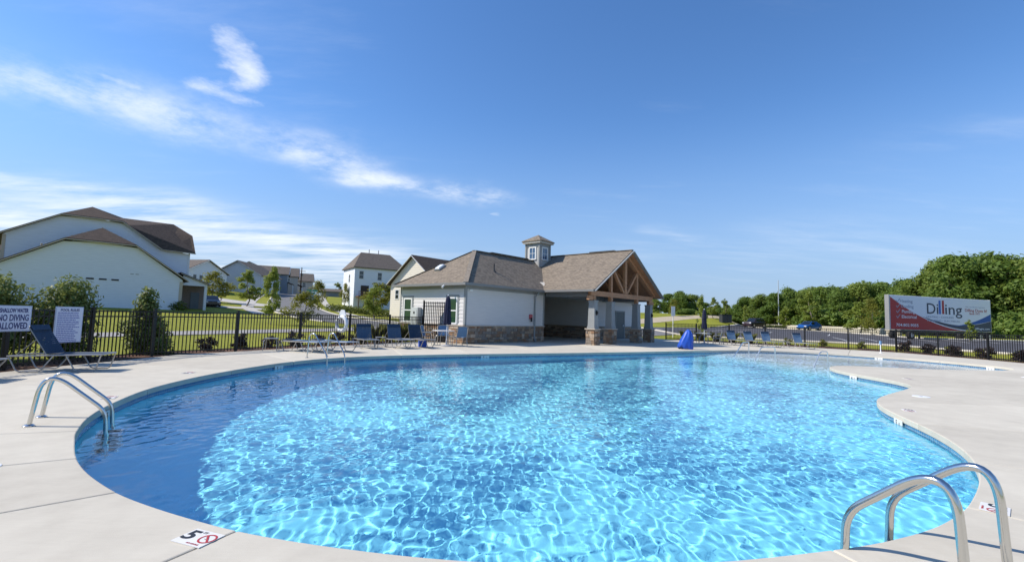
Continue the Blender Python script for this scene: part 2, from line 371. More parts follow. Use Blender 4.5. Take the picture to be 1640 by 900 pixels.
def concrete_mat():
    m = bpy.data.materials.new('broomed_concrete'); m.use_nodes = True; nt = m.node_tree; N, L = nt.nodes, nt.links
    p = N['Principled BSDF']; p.inputs['Roughness'].default_value = 0.85; p.inputs['Specular IOR Level'].default_value = 0.25
    tc = N.new('ShaderNodeTexCoord'); oi = N.new('ShaderNodeObjectInfo')
    def nz(scale, det, st=(1, 1, 1)):
        mp = N.new('ShaderNodeMapping'); mp.inputs['Scale'].default_value = st; L.new(tc.outputs['Object'], mp.inputs[0])
        n = N.new('ShaderNodeTexNoise'); n.inputs['Scale'].default_value = scale; n.inputs['Detail'].default_value = det; n.inputs['Roughness'].default_value = .6; L.new(mp.outputs[0], n.inputs['Vector']); return n.outputs['Fac']
    a = nz(0.35, 6); b = nz(3.0, 8); c = nz(60, 3, (0.06, 1, 1)); d = nz(220, 2)
    def ma(op, x, y):
        n = N.new('ShaderNodeMath'); n.operation = op
        for i, v in enumerate((x, y)):
            if hasattr(v, 'node'): L.new(v, n.inputs[i])
            else: n.inputs[i].default_value = v
        return n.outputs[0]
    s = ma('ADD', ma('MULTIPLY', a, .42), ma('ADD', ma('MULTIPLY', b, .30), ma('ADD', ma('MULTIPLY', c, .10), ma('MULTIPLY', d, .12))))
    s = ma('ADD', s, ma('MULTIPLY', ma('SUBTRACT', oi.outputs['Random'], .5), .09))
    st = N.new('ShaderNodeMapRange'); st.interpolation_type = 'SMOOTHSTEP'; L.new(nz(1.7, 9), st.inputs[0]); st.inputs[1].default_value = .54; st.inputs[2].default_value = .72; st.inputs[4].default_value = .05
    s = ma('SUBTRACT', s, st.outputs[0])
    cr = N.new('ShaderNodeValToRGB'); L.new(s, cr.inputs[0]); e = cr.color_ramp.elements
    e[0].position = .33; e[0].color = (0.46, 0.42, 0.345, 1); e[1].position = .62; e[1].color = (0.63, 0.585, 0.485, 1)
    L.new(cr.outputs[0], p.inputs['Base Color'])
    bp = N.new('ShaderNodeBump'); bp.inputs['Strength'].default_value = .35; bp.inputs['Distance'].default_value = .004
    L.new(ma('ADD', c, d), bp.inputs['Height']); L.new(bp.outputs[0], p.inputs['Normal']); return m
M_conc = concrete_mat()
deck = empty('pool_deck'); deck['kind'] = 'structure'
def make_deck():
    J = [(near_idx(POOL, a), near_idx(OUTER, b)) for a, b in JOINTS]
    for q in range(len(J)):
        (i0, j0), (i1, j1) = J[q], J[(q + 1) % len(J)]
        n, m_ = len(POOL), len(OUTER)
        pin = [POOL[k % n].copy() for k in range(i0, i1 + 1 + (n if i1 < i0 else 0))]
        pout = [OUTER[k % m_].copy() for k in range(j0, j1 + 1 + (m_ if j1 < j0 else 0))]
        g = 0.005
        for (a, b, sgn) in ((pin[0], pout[0], 1), (pin[-1], pout[-1], -1)):
            d = (b - a) / np.hypot(*(b - a)); nn = np.array([-d[1], d[0]]) * g * sgn; a += nn; b += nn
        pts = pin + pout[::-1]
        # deck slopes a hair away from the pool edge; the slab is 14 cm thick
        mb = MB(); k = len(pts)
        mb.v = [(x, y, 0.0) for x, y in pts] + [(x, y, -0.10) for x, y in pts]
        mb.f = [tuple(range(k)), tuple(range(2 * k - 1, k - 1, -1))] + [(i, i + k, (i + 1) % k + k, (i + 1) % k) for i in range(k)]; mb.mi = [0] * len(mb.f)
        mb.build('slab', M_conc, deck, bevel=0.012)
    o = MB(); o.v = [(x, y, -0.105) for x, y in offset_poly(POOL, .06)] + [(x, y, -0.105) for x, y in OUTER]
    n, m_ = len(POOL), len(OUTER)
    o.f = []; jj = [near_idx(OUTER, b) for _, b in JOINTS]; ii = [near_idx(POOL, a) for a, _ in JOINTS]
    for q in range(len(ii)):
        i0, i1, j0, j1 = ii[q], ii[(q + 1) % len(ii)], jj[q], jj[(q + 1) % len(ii)]
        o.f.append(tuple(k % n for k in range(i0, i1 + 1 + (n if i1 < i0 else 0))) + tuple(n + k % m_ for k in reversed(range(j0, j1 + 1 + (m_ if j1 < j0 else 0)))))
    o.mi = [0] * len(o.f); o.build('joint_bed', mat('joint_filler', (0.12, 0.11, 0.10), .95), deck)
make_deck()

# ------------------------------------------------------------------ terrain, roads, car park
def sm(a, b, v):
    t = np.clip((v - a) / (b - a), 0, 1); return t * t * (3 - 2 * t)
def T(x, y):
    x = np.asarray(x, float); y = np.asarray(y, float)
    s = np.clip((x + 10.9) * -.891 + (y - 14.2) * .454 - 1, 0, None); s = np.where(s > 78, 78 + 14 * (1 - np.exp(-(s - 78) / 14)), s)
    z = (.012 * s + .00062 * s * s) * (1 - sm(-12, 8, x))
    s1 = (x - 13) * .64 + (y - 39) * .768; sr = np.clip(np.maximum(s1, np.where(y < 34, x - 25.2, s1)) - 1, 0, None)
    z = z + .74 * (1 - np.exp(-sr / 11)) * sm(0, 20, x)
    t = x / np.maximum(y, 1)
    z = z + 2.6 * sm(72, 108, y) * (1 - sm(.43, .52, t)) * sm(-.15, .1, t)
    return z * (1 - .9 * sm(150, 420, np.hypot(x, y))) - .05
def Tz(x, y): return float(T(x, y))

def ground_mat():
    m = bpy.data.materials.new('lawn'); m.use_nodes = True; nt = m.node_tree; N, L = nt.nodes, nt.links
    p = N['Principled BSDF']; p.inputs['Roughness'].default_value = 0.9; p.inputs['Specular IOR Level'].default_value = 0.15
    tc = N.new('ShaderNodeTexCoord')
    def nz(s, d, st=(1, 1, 1)):
        mp = N.new('ShaderNodeMapping'); mp.inputs['Scale'].default_value = st; L.new(tc.outputs['Object'], mp.inputs[0])
        n = N.new('ShaderNodeTexNoise'); n.inputs['Scale'].default_value = s; n.inputs['Detail'].default_value = d; n.inputs['Roughness'].default_value = .7; L.new(mp.outputs[0], n.inputs['Vector']); return n.outputs['Fac']
    a, b = nz(.12, 6), nz(5, 6)
    mx = N.new('ShaderNodeMath'); mx.operation = 'MULTIPLY_ADD'; L.new(a, mx.inputs[0]); mx.inputs[1].default_value = .55; 
    m2 = N.new('ShaderNodeMath'); m2.operation = 'MULTIPLY'; L.new(b, m2.inputs[0]); m2.inputs[1].default_value = .45; L.new(m2.outputs[0], mx.inputs[2])
    cr = N.new('ShaderNodeValToRGB'); L.new(mx.outputs[0], cr.inputs[0]); e = cr.color_ramp.elements
    e[0].position = .33; e[0].color = (.145, .175, .018, 1); e[1].position = .68; e[1].color = (.34, .325, .042, 1)
    L.new(cr.outputs[0], p.inputs['Base Color'])
    bp = N.new('ShaderNodeBump'); bp.inputs['Strength'].default_value = .8; bp.inputs['Distance'].default_value = .05; L.new(nz(14, 5), bp.inputs['Height']); L.new(bp.outputs[0], p.inputs['Normal'])
    return m
M_lawn = ground_mat()
def make_ground():
    xs = np.unique(np.r_[np.linspace(-2500, -160, 14), np.arange(-160, 130, 1.6), np.linspace(130, 2500, 14)])
    ys = np.unique(np.r_[np.linspace(-400, -14, 8), np.arange(-14, 190, 1.6), np.linspace(190, 4000, 16)])
    X, Y = np.meshgrid(xs, ys); Z = T(X, Y)
    inn = inside(np.array([(-10.0, -4.2), (23.9, -4.2), (23.9, 28.5), (12.5, 37.3), (3, 38), (-1.2, 30.5), (-4.4, 25), (-9.4, 15), (-10, 10)]), X.ravel(), Y.ravel()).reshape(X.shape)
    Z = np.where(inn, -3.2, Z)
    n, m_ = X.shape; I, J = np.meshgrid(np.arange(n - 1), np.arange(m_ - 1), indexing='ij'); a = (I * m_ + J).ravel()
    F = np.stack([a, a + 1, a + m_ + 1, a + m_], 1)
    o = lk(bpy.data.objects.new('ground', np_mesh('ground', np.stack([X.ravel(), Y.ravel(), Z.ravel()], 1), F, M_lawn)))
    o['kind'] = 'structure'
make_ground()
M_asph = mat('asphalt', (.085, .082, .088), .85, var=.22, scale=1.2, bump=.5, bscale=90, spec=.3)
M_road = mat('worn_street_asphalt', (.17, .165, .16), .85, var=.12, scale=.8, bump=.5, bscale=80, spec=.3)
M_walk = mat('pavement_concrete', (.47, .44, .39), .85, var=.12, scale=1.5, bump=.3, bscale=60)
M_kerb = mat('kerb_concrete', (.52, .48, .40), .85, var=.12, scale=3, bump=.3, bscale=60)
M_mulch = mat('bark_mulch', (.075, .032, .016), .95, var=.5, scale=30, bump=1.0, bscale=55, c2=(.16, .075, .038), bdist=.04)
def ribbon(name, pts, width, off, m, thick=0.0, parent=None, kind='structure', step=1.2, side=0.0):
    P = resample(cr_spline(pts, 12, closed=False), step, closed=False)
    t = np.gradient(P, axis=0); t /= np.hypot(t[:, 0], t[:, 1])[:, None]; nrm = np.stack([-t[:, 1], t[:, 0]], 1)
    w = np.broadcast_to(np.asarray(width, float), (len(P),))[:, None] if not hasattr(width, '__len__') else np.interp(np.linspace(0, 1, len(P)), np.linspace(0, 1, len(width)), width)[:, None]
    c = P + nrm * side; cross = 5 if (w.max() > 1) else 2; V = []
    ks = np.linspace(-.5, .5, cross)
    for k in ks: q = c + nrm * w * k; V.append(np.c_[q, T(q[:, 0], q[:, 1]) + off])
    if thick:
        for k in ks[::-1][[0, -1]]: q = c + nrm * w * k; V.append(np.c_[q, T(q[:, 0], q[:, 1]) + off - thick])
    V = np.stack(V, 1); n, k = V.shape[:2]; ring = k if thick else k - 1
    F = []
    for j in range(ring):
        j2 = (j + 1) % k
        a = np.arange(n - 1) * k; F.append(np.stack([a + j2, a + j, a + k + j, a + k + j2], 1))
    o = lk(bpy.data.objects.new(name, np_mesh(name, V.reshape(-1, 3), np.vstack(F), m, smooth=False)), parent)
    if parent is None: o['kind'] = kind
    return o
ROADC = [(-66, 150), (-57, 124), (-47.5, 101), (-39, 83), (-30, 66), (-21.5, 54), (-13, 46.5), (-3, 43.5), (8, 45), (20, 52)]
ribbon('street', ROADC, 7.4, .035, M_road)
kb = ribbon('street_kerb', ROADC, .32, .10, M_kerb, .14, side=3.86); ribbon('street_kerb', ROADC[:6] + [(-15.5, 48)], .32, .10, M_kerb, .14, side=-3.86)
ribbon('street_pavement', ROADC, 1.5, .045, M_walk, side=6.2); ribbon('street_pavement', ROADC[:6], 1.5, .045, M_walk, side=-6.4)
PATHC = [(-30, -2), (-24, 9), (-19.6, 18.5), (-17.2, 24), (-14.6, 30), (-12.2, 36), (-11.2, 43.5)]
ribbon('footpath', PATHC, 2.6, .028, mat('worn_path_concrete', (.30, .28, .26), .9, var=.12, scale=1.5, bump=.3, bscale=60))
ribbon('driveway', [(-41, 56.5), (-35, 60.5), (-29, 64)], 4.2, .05, M_walk)
ribbon('side_street', [(-36, 70), (-45, 74), (-58, 78), (-74, 84)], 5.5, .03, M_walk)
ribbon('mulch_bed', [(-11.6, 2), (-11.5, 10.4), (-11.15, 14.1), (-8.5, 19.35), (-5.7, 24.7)], 1.7, .02, M_mulch)
ribbon('mulch_bed', [(13.7, 39.3), (19, 34.8), (24.9, 29.9), (25.7, 24.6), (25.9, 10)], 1.9, .02, M_mulch)
# car park: asphalt sheet over the rising ground, kerbs, bay lines
def draped_poly(name, poly, off, m, step=1.6):
    P = np.array(poly, float); x0, y0 = P.min(0); x1, y1 = P.max(0)
    mb = bmesh.new(); vs = [mb.verts.new((x, y, 0)) for x, y in poly]; mb.faces.new(vs)
    for k in np.arange(x0 + step, x1, step): bmesh.ops.bisect_plane(mb, geom=mb.verts[:] + mb.edges[:] + mb.faces[:], plane_co=(k, 0, 0), plane_no=(1, 0, 0))
    for k in np.arange(y0 + step, y1, step): bmesh.ops.bisect_plane(mb, geom=mb.verts[:] + mb.edges[:] + mb.faces[:], plane_co=(0, k, 0), plane_no=(0, 1, 0))
    for v in mb.verts: v.co.z = Tz(v.co.x, v.co.y) + off
    bmesh.ops.triangulate(mb, faces=mb.faces[:]); me = bpy.data.meshes.new(name); mb.to_mesh(me); mb.free(); me.materials.append(m)
    o = lk(bpy.data.objects.new(name, me)); o['kind'] = 'structure'; return o
LOT_FAR = [(50, 30), (48.6, 41), (44, 42.2), (38.5, 43.5), (39.5, 49), (43, 62), (46.5, 78), (50.5, 97), (47, 95.5), (40, 84), (31, 72)]
draped_poly('car_park', [(16.5, 43), (21.5, 38.6), (27.5, 34), (29.5, 28), (30, 12), (52, 12)] + LOT_FAR + [(18, 62)], .045, M_asph)
ribbon('car_park_kerb', LOT_FAR, .34, .15, M_kerb, .16)
ribbon('car_park_kerb', [(17, 62), (16.3, 50), (16.6, 43.2), (21.4, 38.4), (27.3, 33.8), (29.3, 28), (29.8, 12)], .3, .14, M_kerb, .15)
ribbon('gravel_track', [(12, 74), (24, 84), (33, 92), (41, 97), (48, 101)], 5.0, .03, mat('pale_gravel', (.42, .35, .24), .95, var=.15, scale=2))
M_line = mat('white_road_paint', (.72, .72, .70), .6, var=.12, scale=8)
for i in range(7):
    a = np.array([27.3 + i * .0, 37.8]) + np.array([2.3 * i, -.2 * i]); ribbon('bay_line', [tuple(a), tuple(a + (1.0, 2.2)), tuple(a + (2.0, 4.6))], .11, .051, M_line)
for i in range(6):
    a = np.array([20.5 + 2.1 * i, 45.0 - 1.7 * i + 9]); ribbon('bay_line', [tuple(a), tuple(a + (1.5, 2.0)), tuple(a + (3.0, 4.2))], .11, .051, M_line)

# ------------------------------------------------------------------ fences
M_blk = mat('black_powder_coat', (.012, .012, .013), .42, metal=.3, spec=.5)
def fence(name, label, pts, height=1.37, spacing=.112, post_every=2.35, group='black metal picket fences round the pool', rails=(.12, -.17, -.03), cat='fence', pk=.011):
    root = empty(name, (pts[0][0], pts[0][1], 0), 0, label, cat, group)
    o = np.array(pts[0]); P = np.array(pts, float)
    post = MB().bx(-.032, .032, -.032, .032, -.3, height + .05).bx(-.04, .04, -.04, .04, height + .05, height + .075).mesh('post', M_blk)
    pick = MB().bx(-pk, pk, -pk, pk, .05, height).mesh('picket', M_blk)
    def put(nm, me, x, y, rz):
        ob = bpy.data.objects.new(nm, me); ob.location = (x - o[0], y - o[1], Tz(x, y) * 0.0 - .03); ob.rotation_euler = (0, 0, rz); lk(ob, root)
    for a, b in zip(P[:-1], P[1:]):
        L_ = np.hypot(*(b - a)); d = (b - a) / L_; rz = math.atan2(d[1], d[0]); k = max(1, int(round(L_ / post_every)))
        for i in range(k + (1 if (b == P[-1]).all() else 0)): q = a + d * L_ * i / k; put('post', post, q[0], q[1], rz)
        n = int(L_ / spacing)
        for i in range(n):
            q = a + d * (i + .5) * L_ / n
            if min(abs(((i + .5) / n * k) % 1), 1 - abs(((i + .5) / n * k) % 1)) * L_ / k < .05: continue
            put('picket', pick, q[0], q[1], rz)
        for zr in rails:
            z = zr if zr > 0 else height + zr
            mb = MB().bar((a[0] - o[0], a[1] - o[1], z - .03), (b[0] - o[0], b[1] - o[1], z - .03), .03, .034); mb.build('rail', M_blk, root)
    return root
fence('pool_fence', 'long black metal picket fence on the left between pool deck and lawn', [(-11.35, 4.4), (-11.2, 10.4), (-10.85, 14.2), (-4.85, 25.6)])
fence('pool_fence', 'long black metal picket fence on the right between pool deck and car park', [(13.0, 39.0), (24.5, 29.6), (25.2, 24.6), (25.3, 17.5)])
gt = fence('tall_gate', 'tall black metal picket gate beside the clubhouse window', [(-4.78, 25.45), (-3.25, 24.97)], 2.2, .105, 1.7, None, (.12, .98, -.06, -.26), 'gate', .016)

# ------------------------------------------------------------------ clubhouse
def lap_mat(name, c, rough=.6):
    return mat(name, c, rough, var=.05, scale=1.3, bump=.12, bscale=60, stretch=(1, 1, 8))
M_sid = lap_mat('warm_grey_siding', (.64, .615, .585)); M_trim = mat('grey_trim', (.27, .28, .275), .55, var=.06, scale=3)
M_trimd = mat('dark_grey_fascia', (.17, .18, .185), .5, var=.06, scale=3)
M_white = mat('white_vinyl', (.78, .78, .76), .45, var=.03, scale=3)
M_cap = mat('stone_cap', (.46, .40, .33), .85, var=.15, scale=9, bump=.4, bscale=50)
M_mort = mat('mortar', (.20, .175, .15), .95, var=.2, scale=20)
STONES = [mat('stone_%s' % n, c, .88, var=.25, scale=7, bump=.6, bscale=30) for n, c in (('brown', (.22, .15, .10)), ('tan', (.36, .26, .175)), ('grey', (.23, .195, .16)), ('rust', (.28, .165, .095)), ('buff', (.43, .34, .25)))]
M_wood = mat('cedar_timber', (.42, .215, .11), .65, var=.22, scale=3, stretch=(1, 1, 6), bump=.2, bscale=30)
M_glass = mat('dark_window_glass', (.02, .03, .032), .04, spec=.9); M_glassg = mat('green_tinted_glass', (.010, .048, .030), .05, spec=.8)
M_door = mat('grey_steel_door', (.10, .12, .13), .45, var=.05)
def shingle_mat(name, c1, c2, c3):
    m = bpy.data.materials.new(name); m.use_nodes = True; nt = m.node_tree; N, L = nt.nodes, nt.links
    p = N['Principled BSDF']; p.inputs['Roughness'].default_value = .92; p.inputs['Specular IOR Level'].default_value = .15
    uv = N.new('ShaderNodeUVMap'); b = N.new('ShaderNodeTexBrick'); L.new(uv.outputs[0], b.inputs['Vector'])
    b.inputs['Scale'].default_value = 1; b.inputs['Brick Width'].default_value = .26; b.inputs['Row Height'].default_value = .14; b.inputs['Mortar Size'].default_value = .008; b.inputs['Bias'].default_value = 0.0
    b.inputs['Color1'].default_value = (*c1, 1); b.inputs['Color2'].default_value = (*c2, 1); b.inputs['Mortar'].default_value = tuple(c * .45 for c in c1) + (1,)
    n = N.new('ShaderNodeTexNoise'); n.inputs['Scale'].default_value = 5; n.inputs['Detail'].default_value = 6; L.new(uv.outputs[0], n.inputs['Vector'])
    r = N.new('ShaderNodeMapRange'); L.new(n.outputs['Fac'], r.inputs[0]); r.inputs[1].default_value = .35; r.inputs[2].default_value = .7; r.inputs[4].default_value = .6
    mx = N.new('ShaderNodeMix'); mx.data_type = 'RGBA'; L.new(r.outputs[0], mx.inputs[0]); L.new(b.outputs['Color'], mx.inputs[6]); mx.inputs[7].default_value = (*c3, 1)
    L.new(mx.outputs[2], p.inputs['Base Color'])
    bp = N.new('ShaderNodeBump'); bp.inputs['Strength'].default_value = .6; bp.inputs['Distance'].default_value = .02; L.new(b.outputs['Fac'], bp.inputs['Height']); bp.invert = True
    L.new(bp.outputs[0], p.inputs['Normal']); return m
M_shin = shingle_mat('weathered_wood_shingles', (.25, .205, .155), (.15, .125, .10), (.30, .25, .195))
M_shind = shingle_mat('dark_brown_shingles', (.105, .078, .062), (.065, .05, .043), (.13, .10, .08))
M_shint = shingle_mat('grey_brown_shingles', (.185, .155, .13), (.125, .105, .09), (.21, .18, .15))
def roof_planes(name, polys, m, parent, thick=.10, under=None):
    """each roof plane is a slab; UVs run along the eave and up the slope"""
    me = bpy.data.meshes.new(name); V = []; F = []; UV = []; MI = []
    for poly in polys:
        P = [Vector(p) for p in poly]; nrm = (P[1] - P[0]).cross(P[2] - P[0]).normalized()
        if nrm.z < 0: P = P[::-1]; nrm = -nrm
        ux = Vector((0, 0, 1)).cross(nrm).normalized(); uy = nrm.cross(ux); k = len(P); o = len(V)
        V += P + [p - Vector((0, 0, thick)) for p in P]
        fs = [tuple(range(o, o + k)), tuple(range(o + 2 * k - 1, o + k - 1, -1))] + [(o + i, o + i + k, o + (i + 1) % k + k, o + (i + 1) % k) for i in range(k)]
        for j, f in enumerate(fs): F.append(f); UV.append([(V[i].dot(ux), V[i].dot(uy)) for i in f]); MI.append(1 if (j == 1 and under) else 0)
    me.from_pydata([tuple(v) for v in V], [], F); me.materials.append(m)
    if under: me.materials.append(under)
    u = me.uv_layers.new(name='uv')
    for pl, uvs in zip(me.polygons, UV):
        for li, c in zip(pl.loop_indices, uvs): u.data[li].uv = c
    me.polygons.foreach_set('material_index', MI); me.update()
    return lk(bpy.data.objects.new(name, me), parent)
def lap_wall(name, a, b, z0, z1, m, parent, course=.19, n=None, top=None, lap=.02):
    """horizontal lap siding between plan points a and b (outward side to the right of a->b); top(t) clips a gable"""
    a = Vector((a[0], a[1], 0)); b = Vector((b[0], b[1], 0)); d = (b - a); L_ = d.length; d.normalize(); out = Vector((d.y, -d.x, 0))
    mb = MB(); k = max(1, int(round((z1 - z0) / course))); h = (z1 - z0) / k
    for i in range(k):
        za, zb = z0 + i * h, z0 + (i + 1) * h
        if top is None: s0 = (0, L_, 0, L_)
        else:
            r0 = top(za); r1 = top(zb)
            if r0 is None: break
            if r1 is None: r1 = ((r0[0] + r0[1]) / 2, (r0[0] + r0[1]) / 2)
            s0 = (r0[0], r0[1], r1[0], r1[1])
        p = [a + d * s0[0] + out * lap + Vector((0, 0, za)), a + d * s0[1] + out * lap + Vector((0, 0, za)), a + d * s0[3] + Vector((0, 0, zb)), a + d * s0[2] + Vector((0, 0, zb))]
        mb.poly(p); mb.poly([p[1], p[0], p[0] - out * (lap + .002), p[1] - out * (lap + .002)])
    return mb.build(name, m, parent)
def stone_band(name, a, b, z0, z1, parent, depth=.06, seed=1, scale=1.0):
    r = random.Random(seed); a = Vector((a[0], a[1], 0)); b = Vector((b[0], b[1], 0)); d = (b - a); L_ = d.length; d.normalize(); out = Vector((d.y, -d.x, 0))
    mb = MB(); mb.cur = len(STONES)
    mb.prism([a + Vector((0, 0, z0)), b + Vector((0, 0, z0)), b + Vector((0, 0, z1)), a + Vector((0, 0, z1))], -out * .05)
    z = z0
    while z < z1 - .02:
        h = min(r.uniform(.09, .19) * scale, z1 - z)
        if z1 - z - h < .06: h = z1 - z
        s = -r.uniform(0, .12)
        while s < L_:
            w = r.uniform(.16, .48) * scale; s0, s1 = max(0, s), min(L_, s + w)
            if s1 - s0 > .03:
                mb.cur = r.choice([0, 0, 1, 1, 2, 2, 3, 4]); e = r.uniform(.018, depth); g = .008
                c = [a + d * (s0 + g) + Vector((0, 0, z + g)), a + d * (s1 - g) + Vector((0, 0, z + g * r.uniform(.6, 1.8))), a + d * (s1 - g) + Vector((0, 0, z + h - g)), a + d * (s0 + g) + Vector((0, 0, z + h - g * r.uniform(.6, 1.8)))]
                mb.prism(c, out * e)
            s += w
        z += h
    o = mb.build(name, STONES + [M_mort], parent); o['kind'] = 'stuff'; return o
def window(parent, c, right, w, h, trim=M_white, glass=M_glass, tw=.075, cols=1, rows=2, proud=.05, outer=None, name='window'):
    """c = centre on the wall; right = horizontal unit vector seen from outside"""
    rt = Vector(right).normalized(); n = rt.cross(Vector((0, 0, 1))); c = Vector(c); up = Vector((0, 0, 1))
    mb = MB()
    def bar(x0, x1, z0, z1, d0, d1):
        vs = [c + rt * x + up * z + n * d for d in (d0, d1) for (x, z) in ((x0, z0), (x1, z0), (x1, z1), (x0, z1))]
        mb._add(vs, [(3, 2, 1, 0), (4, 5, 6, 7), (0, 1, 5, 4), (1, 2, 6, 5), (2, 3, 7, 6), (3, 0, 4, 7)])
    W, H = w / 2, h / 2
    bar(-W - tw, W + tw, H, H + tw, -.03, proud); bar(-W - tw - .02, W + tw + .02, -H - tw, -H, -.03, proud + .025)
    bar(-W - tw, -W, -H, H, -.03, proud); bar(W, W + tw, -H, H, -.03, proud)
    for i in range(1, cols): x = -W + w * i / cols; bar(x - .012, x + .012, -H, H, -.01, proud * .6)
    for i in range(1, rows): z = -H + h * i / rows; bar(-W, W, z - (.03 if rows == 2 and cols == 1 else .012), z + (.03 if rows == 2 and cols == 1 else .012), -.01, proud * .7)
    fr = mb.build(name, trim, parent)
    for i in range(cols):
        for j in range(rows):
            g = MB(); x0, x1, z0, z1 = -W + w * i / cols + .005, -W + w * (i + 1) / cols - .005, -H + h * j / rows + .005, -H + h * (j + 1) / rows - .005
            g.poly([c + rt * x + up * z + n * .02 for x, z in ((x0, z0), (x1, z0), (x1, z1), (x0, z1))]); g.build('pane', glass, fr)
    if outer:
        mb = MB(); ow = tw + .11
        bar(-W - ow, W + ow, H + tw + .003, H + tw + .13, -.02, proud - .015); bar(-W - ow, -W - tw - .003, -H, H + tw, -.02, proud - .015); bar(W + tw + .003, W + ow, -H, H + tw, -.02, proud - .015)
        mb.build('casing', outer, fr)
    return fr

CL = empty('clubhouse', (-2.4, 24.2, 0), math.atan2(.7473, .6645), 'low pool clubhouse with stone base, brown shingle roof, cupola and timber-gabled porch', 'clubhouse')
# local axes: X along the shaded long wall, Y along the sunlit end wall
ZC, ZE = .93, 3.12
def cl_walls():
    lap_wall('siding', (0, 5.64), (0, 0), ZC + .05, ZE, M_sid, CL); lap_wall('siding', (0, 0), (6.7, 0), ZC + .05, ZE, M_sid, CL)
    lap_wall('siding', (6.7, 0), (6.7, 5.6), ZC + .05, ZE + .6, M_sid, CL); lap_wall('siding', (13.2, 5.6), (13.2, .3), ZC + .05, ZE + .6, M_sid, CL)
    lap_wall('siding', (13.2, .3), (19.5, .3), ZC + .05, ZE, M_sid, CL); lap_wall('siding', (6.7, 5.6), (13.2, 5.6), .9, ZE + .6, M_sid, CL); lap_wall('siding', (19.5, .3), (19.5, 5.64), ZC, ZE, M_sid, CL)
    lap_wall('siding', (19.5, 5.64), (13.2, 5.64), .0, ZE, M_sid, CL); lap_wall('siding', (6.7, 5.64), (0, 5.64), .0, ZE, M_sid, CL)
    sb = [((0, 5.64), (0, 0)), ((0, 0), (6.7, 0)), ((6.7, 0), (6.7, 5.6)), ((13.2, 5.6), (13.2, .3)), ((13.2, .3), (16.2, .3)), ((17.8, .3), (19.5, .3)), ((6.7, 5.58), (13.2, 5.58)), ((19.5, .3), (19.5, 5.64))]
    for i, (a, b) in enumerate(sb): stone_band('stone_base', a, b, -.04, ZC - .012, CL, seed=i + 3)
    cp = MB()
    for (a, b) in sb[:6]:
        a_, b_ = Vector((*a, 0)), Vector((*b, 0)); d = (b_ - a_).normalized(); out = Vector((d.y, -d.x, 0))
        cp.prism([a_ - d * .09 + Vector((0, 0, ZC - .01)) - out * .03, b_ + d * .09 + Vector((0, 0, ZC - .01)) - out * .03, b_ + d * .09 + Vector((0, 0, ZC - .01)) + out * .09, a_ - d * .09 + Vector((0, 0, ZC - .01)) + out * .09], (0, 0, .058))
    cp.build('stone_cap', M_cap, CL)
    for (x, y) in ((0, 0), (6.7, 0), (0, 5.64), (13.2, .3), (19.5, .3)):   # corner boards and frieze
        t = MB(); t.bx(x - .025, x + .10, y - .03, y + .10, ZC + .05, ZE) if x in (0, 13.2) else t.bx(x - .10, x + .025, y - .03, y + .10, ZC + .05, ZE)
        t.build('corner_board', M_trim, CL)
    for q in ((.105, 6.595, -.022, .0), (-.022, 0, .105, 5.535), (13.305, 19.395, .278, .3)): MB().bx(*q, ZE - .24, ZE + .02).build('frieze', M_trim, CL)
cl_walls()
O, RZ, EZ = .354, 5.48, 3.18
A, Bp = (3.2, 2.82, RZ), (16.3, 2.82, RZ)
e = [(-O, -O, EZ), (19.85, -O, EZ), (19.85, 5.99, EZ), (-O, 5.99, EZ)]
roof = roof_planes('roof', [[e[0], e[1], Bp, A], [e[2], e[3], A, Bp], [e[3], e[0], A], [e[1], e[2], Bp]], M_shin, CL, .09, M_trimd)
pr_ = roof_planes('porch_roof', [[(6.18, -3.98, EZ), (10.74, -3.98, 5.98), (10.74, 3.7, 5.98), (6.18, 3.7, EZ)], [(15.3, -3.98, EZ), (15.3, 3.7, EZ), (10.74, 3.7, 5.98), (10.74, -3.98, 5.98)]], M_shin, CL, .09, M_wood)
for a, b in ((A, Bp), (e[0], A), (e[3], A), ((10.74, -3.98, 5.98), (10.74, 3.6, 5.98))):
    MB().bar(Vector(a) + Vector((0, 0, .012)), Vector(b) + Vector((0, 0, .012)), .26, .03).build('ridge_cap', mat('ridge_shingle', (.24, .20, .155), .9, var=.3, scale=6), roof)
for q in ((4.6, 8.3, 2.66, 2.98, RZ + .03, RZ + .075), (10.6, 10.88, -2.7, -.8, 6.0, 6.06)): MB().bx(*q).build('ridge_vent', mat('dark_ridge_vent', (.05, .05, .05), .8), roof)
for q in ((-O - .002, 6.15, -O - .12, -O - .002), (-O - .13, -O - .003, -O - .12, 5.99), (15.35, 19.85, -O - .12, -O - .002)): MB().bx(*q, EZ - .14, EZ - .005).build('gutter', mat('grey_gutter', (.22, .215, .205), .45, metal=.2), CL)
for q in ((-O + .02, 6.6, -O + .02, -.04), (-O + .02, -.04, -.038, 5.97)): MB().bx(*q, EZ - .14, EZ - .105).build('soffit', M_trim, CL)
for q in ((6.06, 6.176, -3.98, -O - .13), (15.304, 15.42, -3.98, -.4)): MB().bx(*q, EZ - .13, EZ - .005).build('porch_gutter', mat('grey_gutter', (.34, .33, .30)), CL)
for s in (-1, 1): MB().bar((10.74 + s * 4.6, -4.0, EZ - .10), (10.74 + s * .02, -4.0, 5.98 - .09), .05, .20, up=(0, -1, 0)).build('rake_board', M_trim, CL)
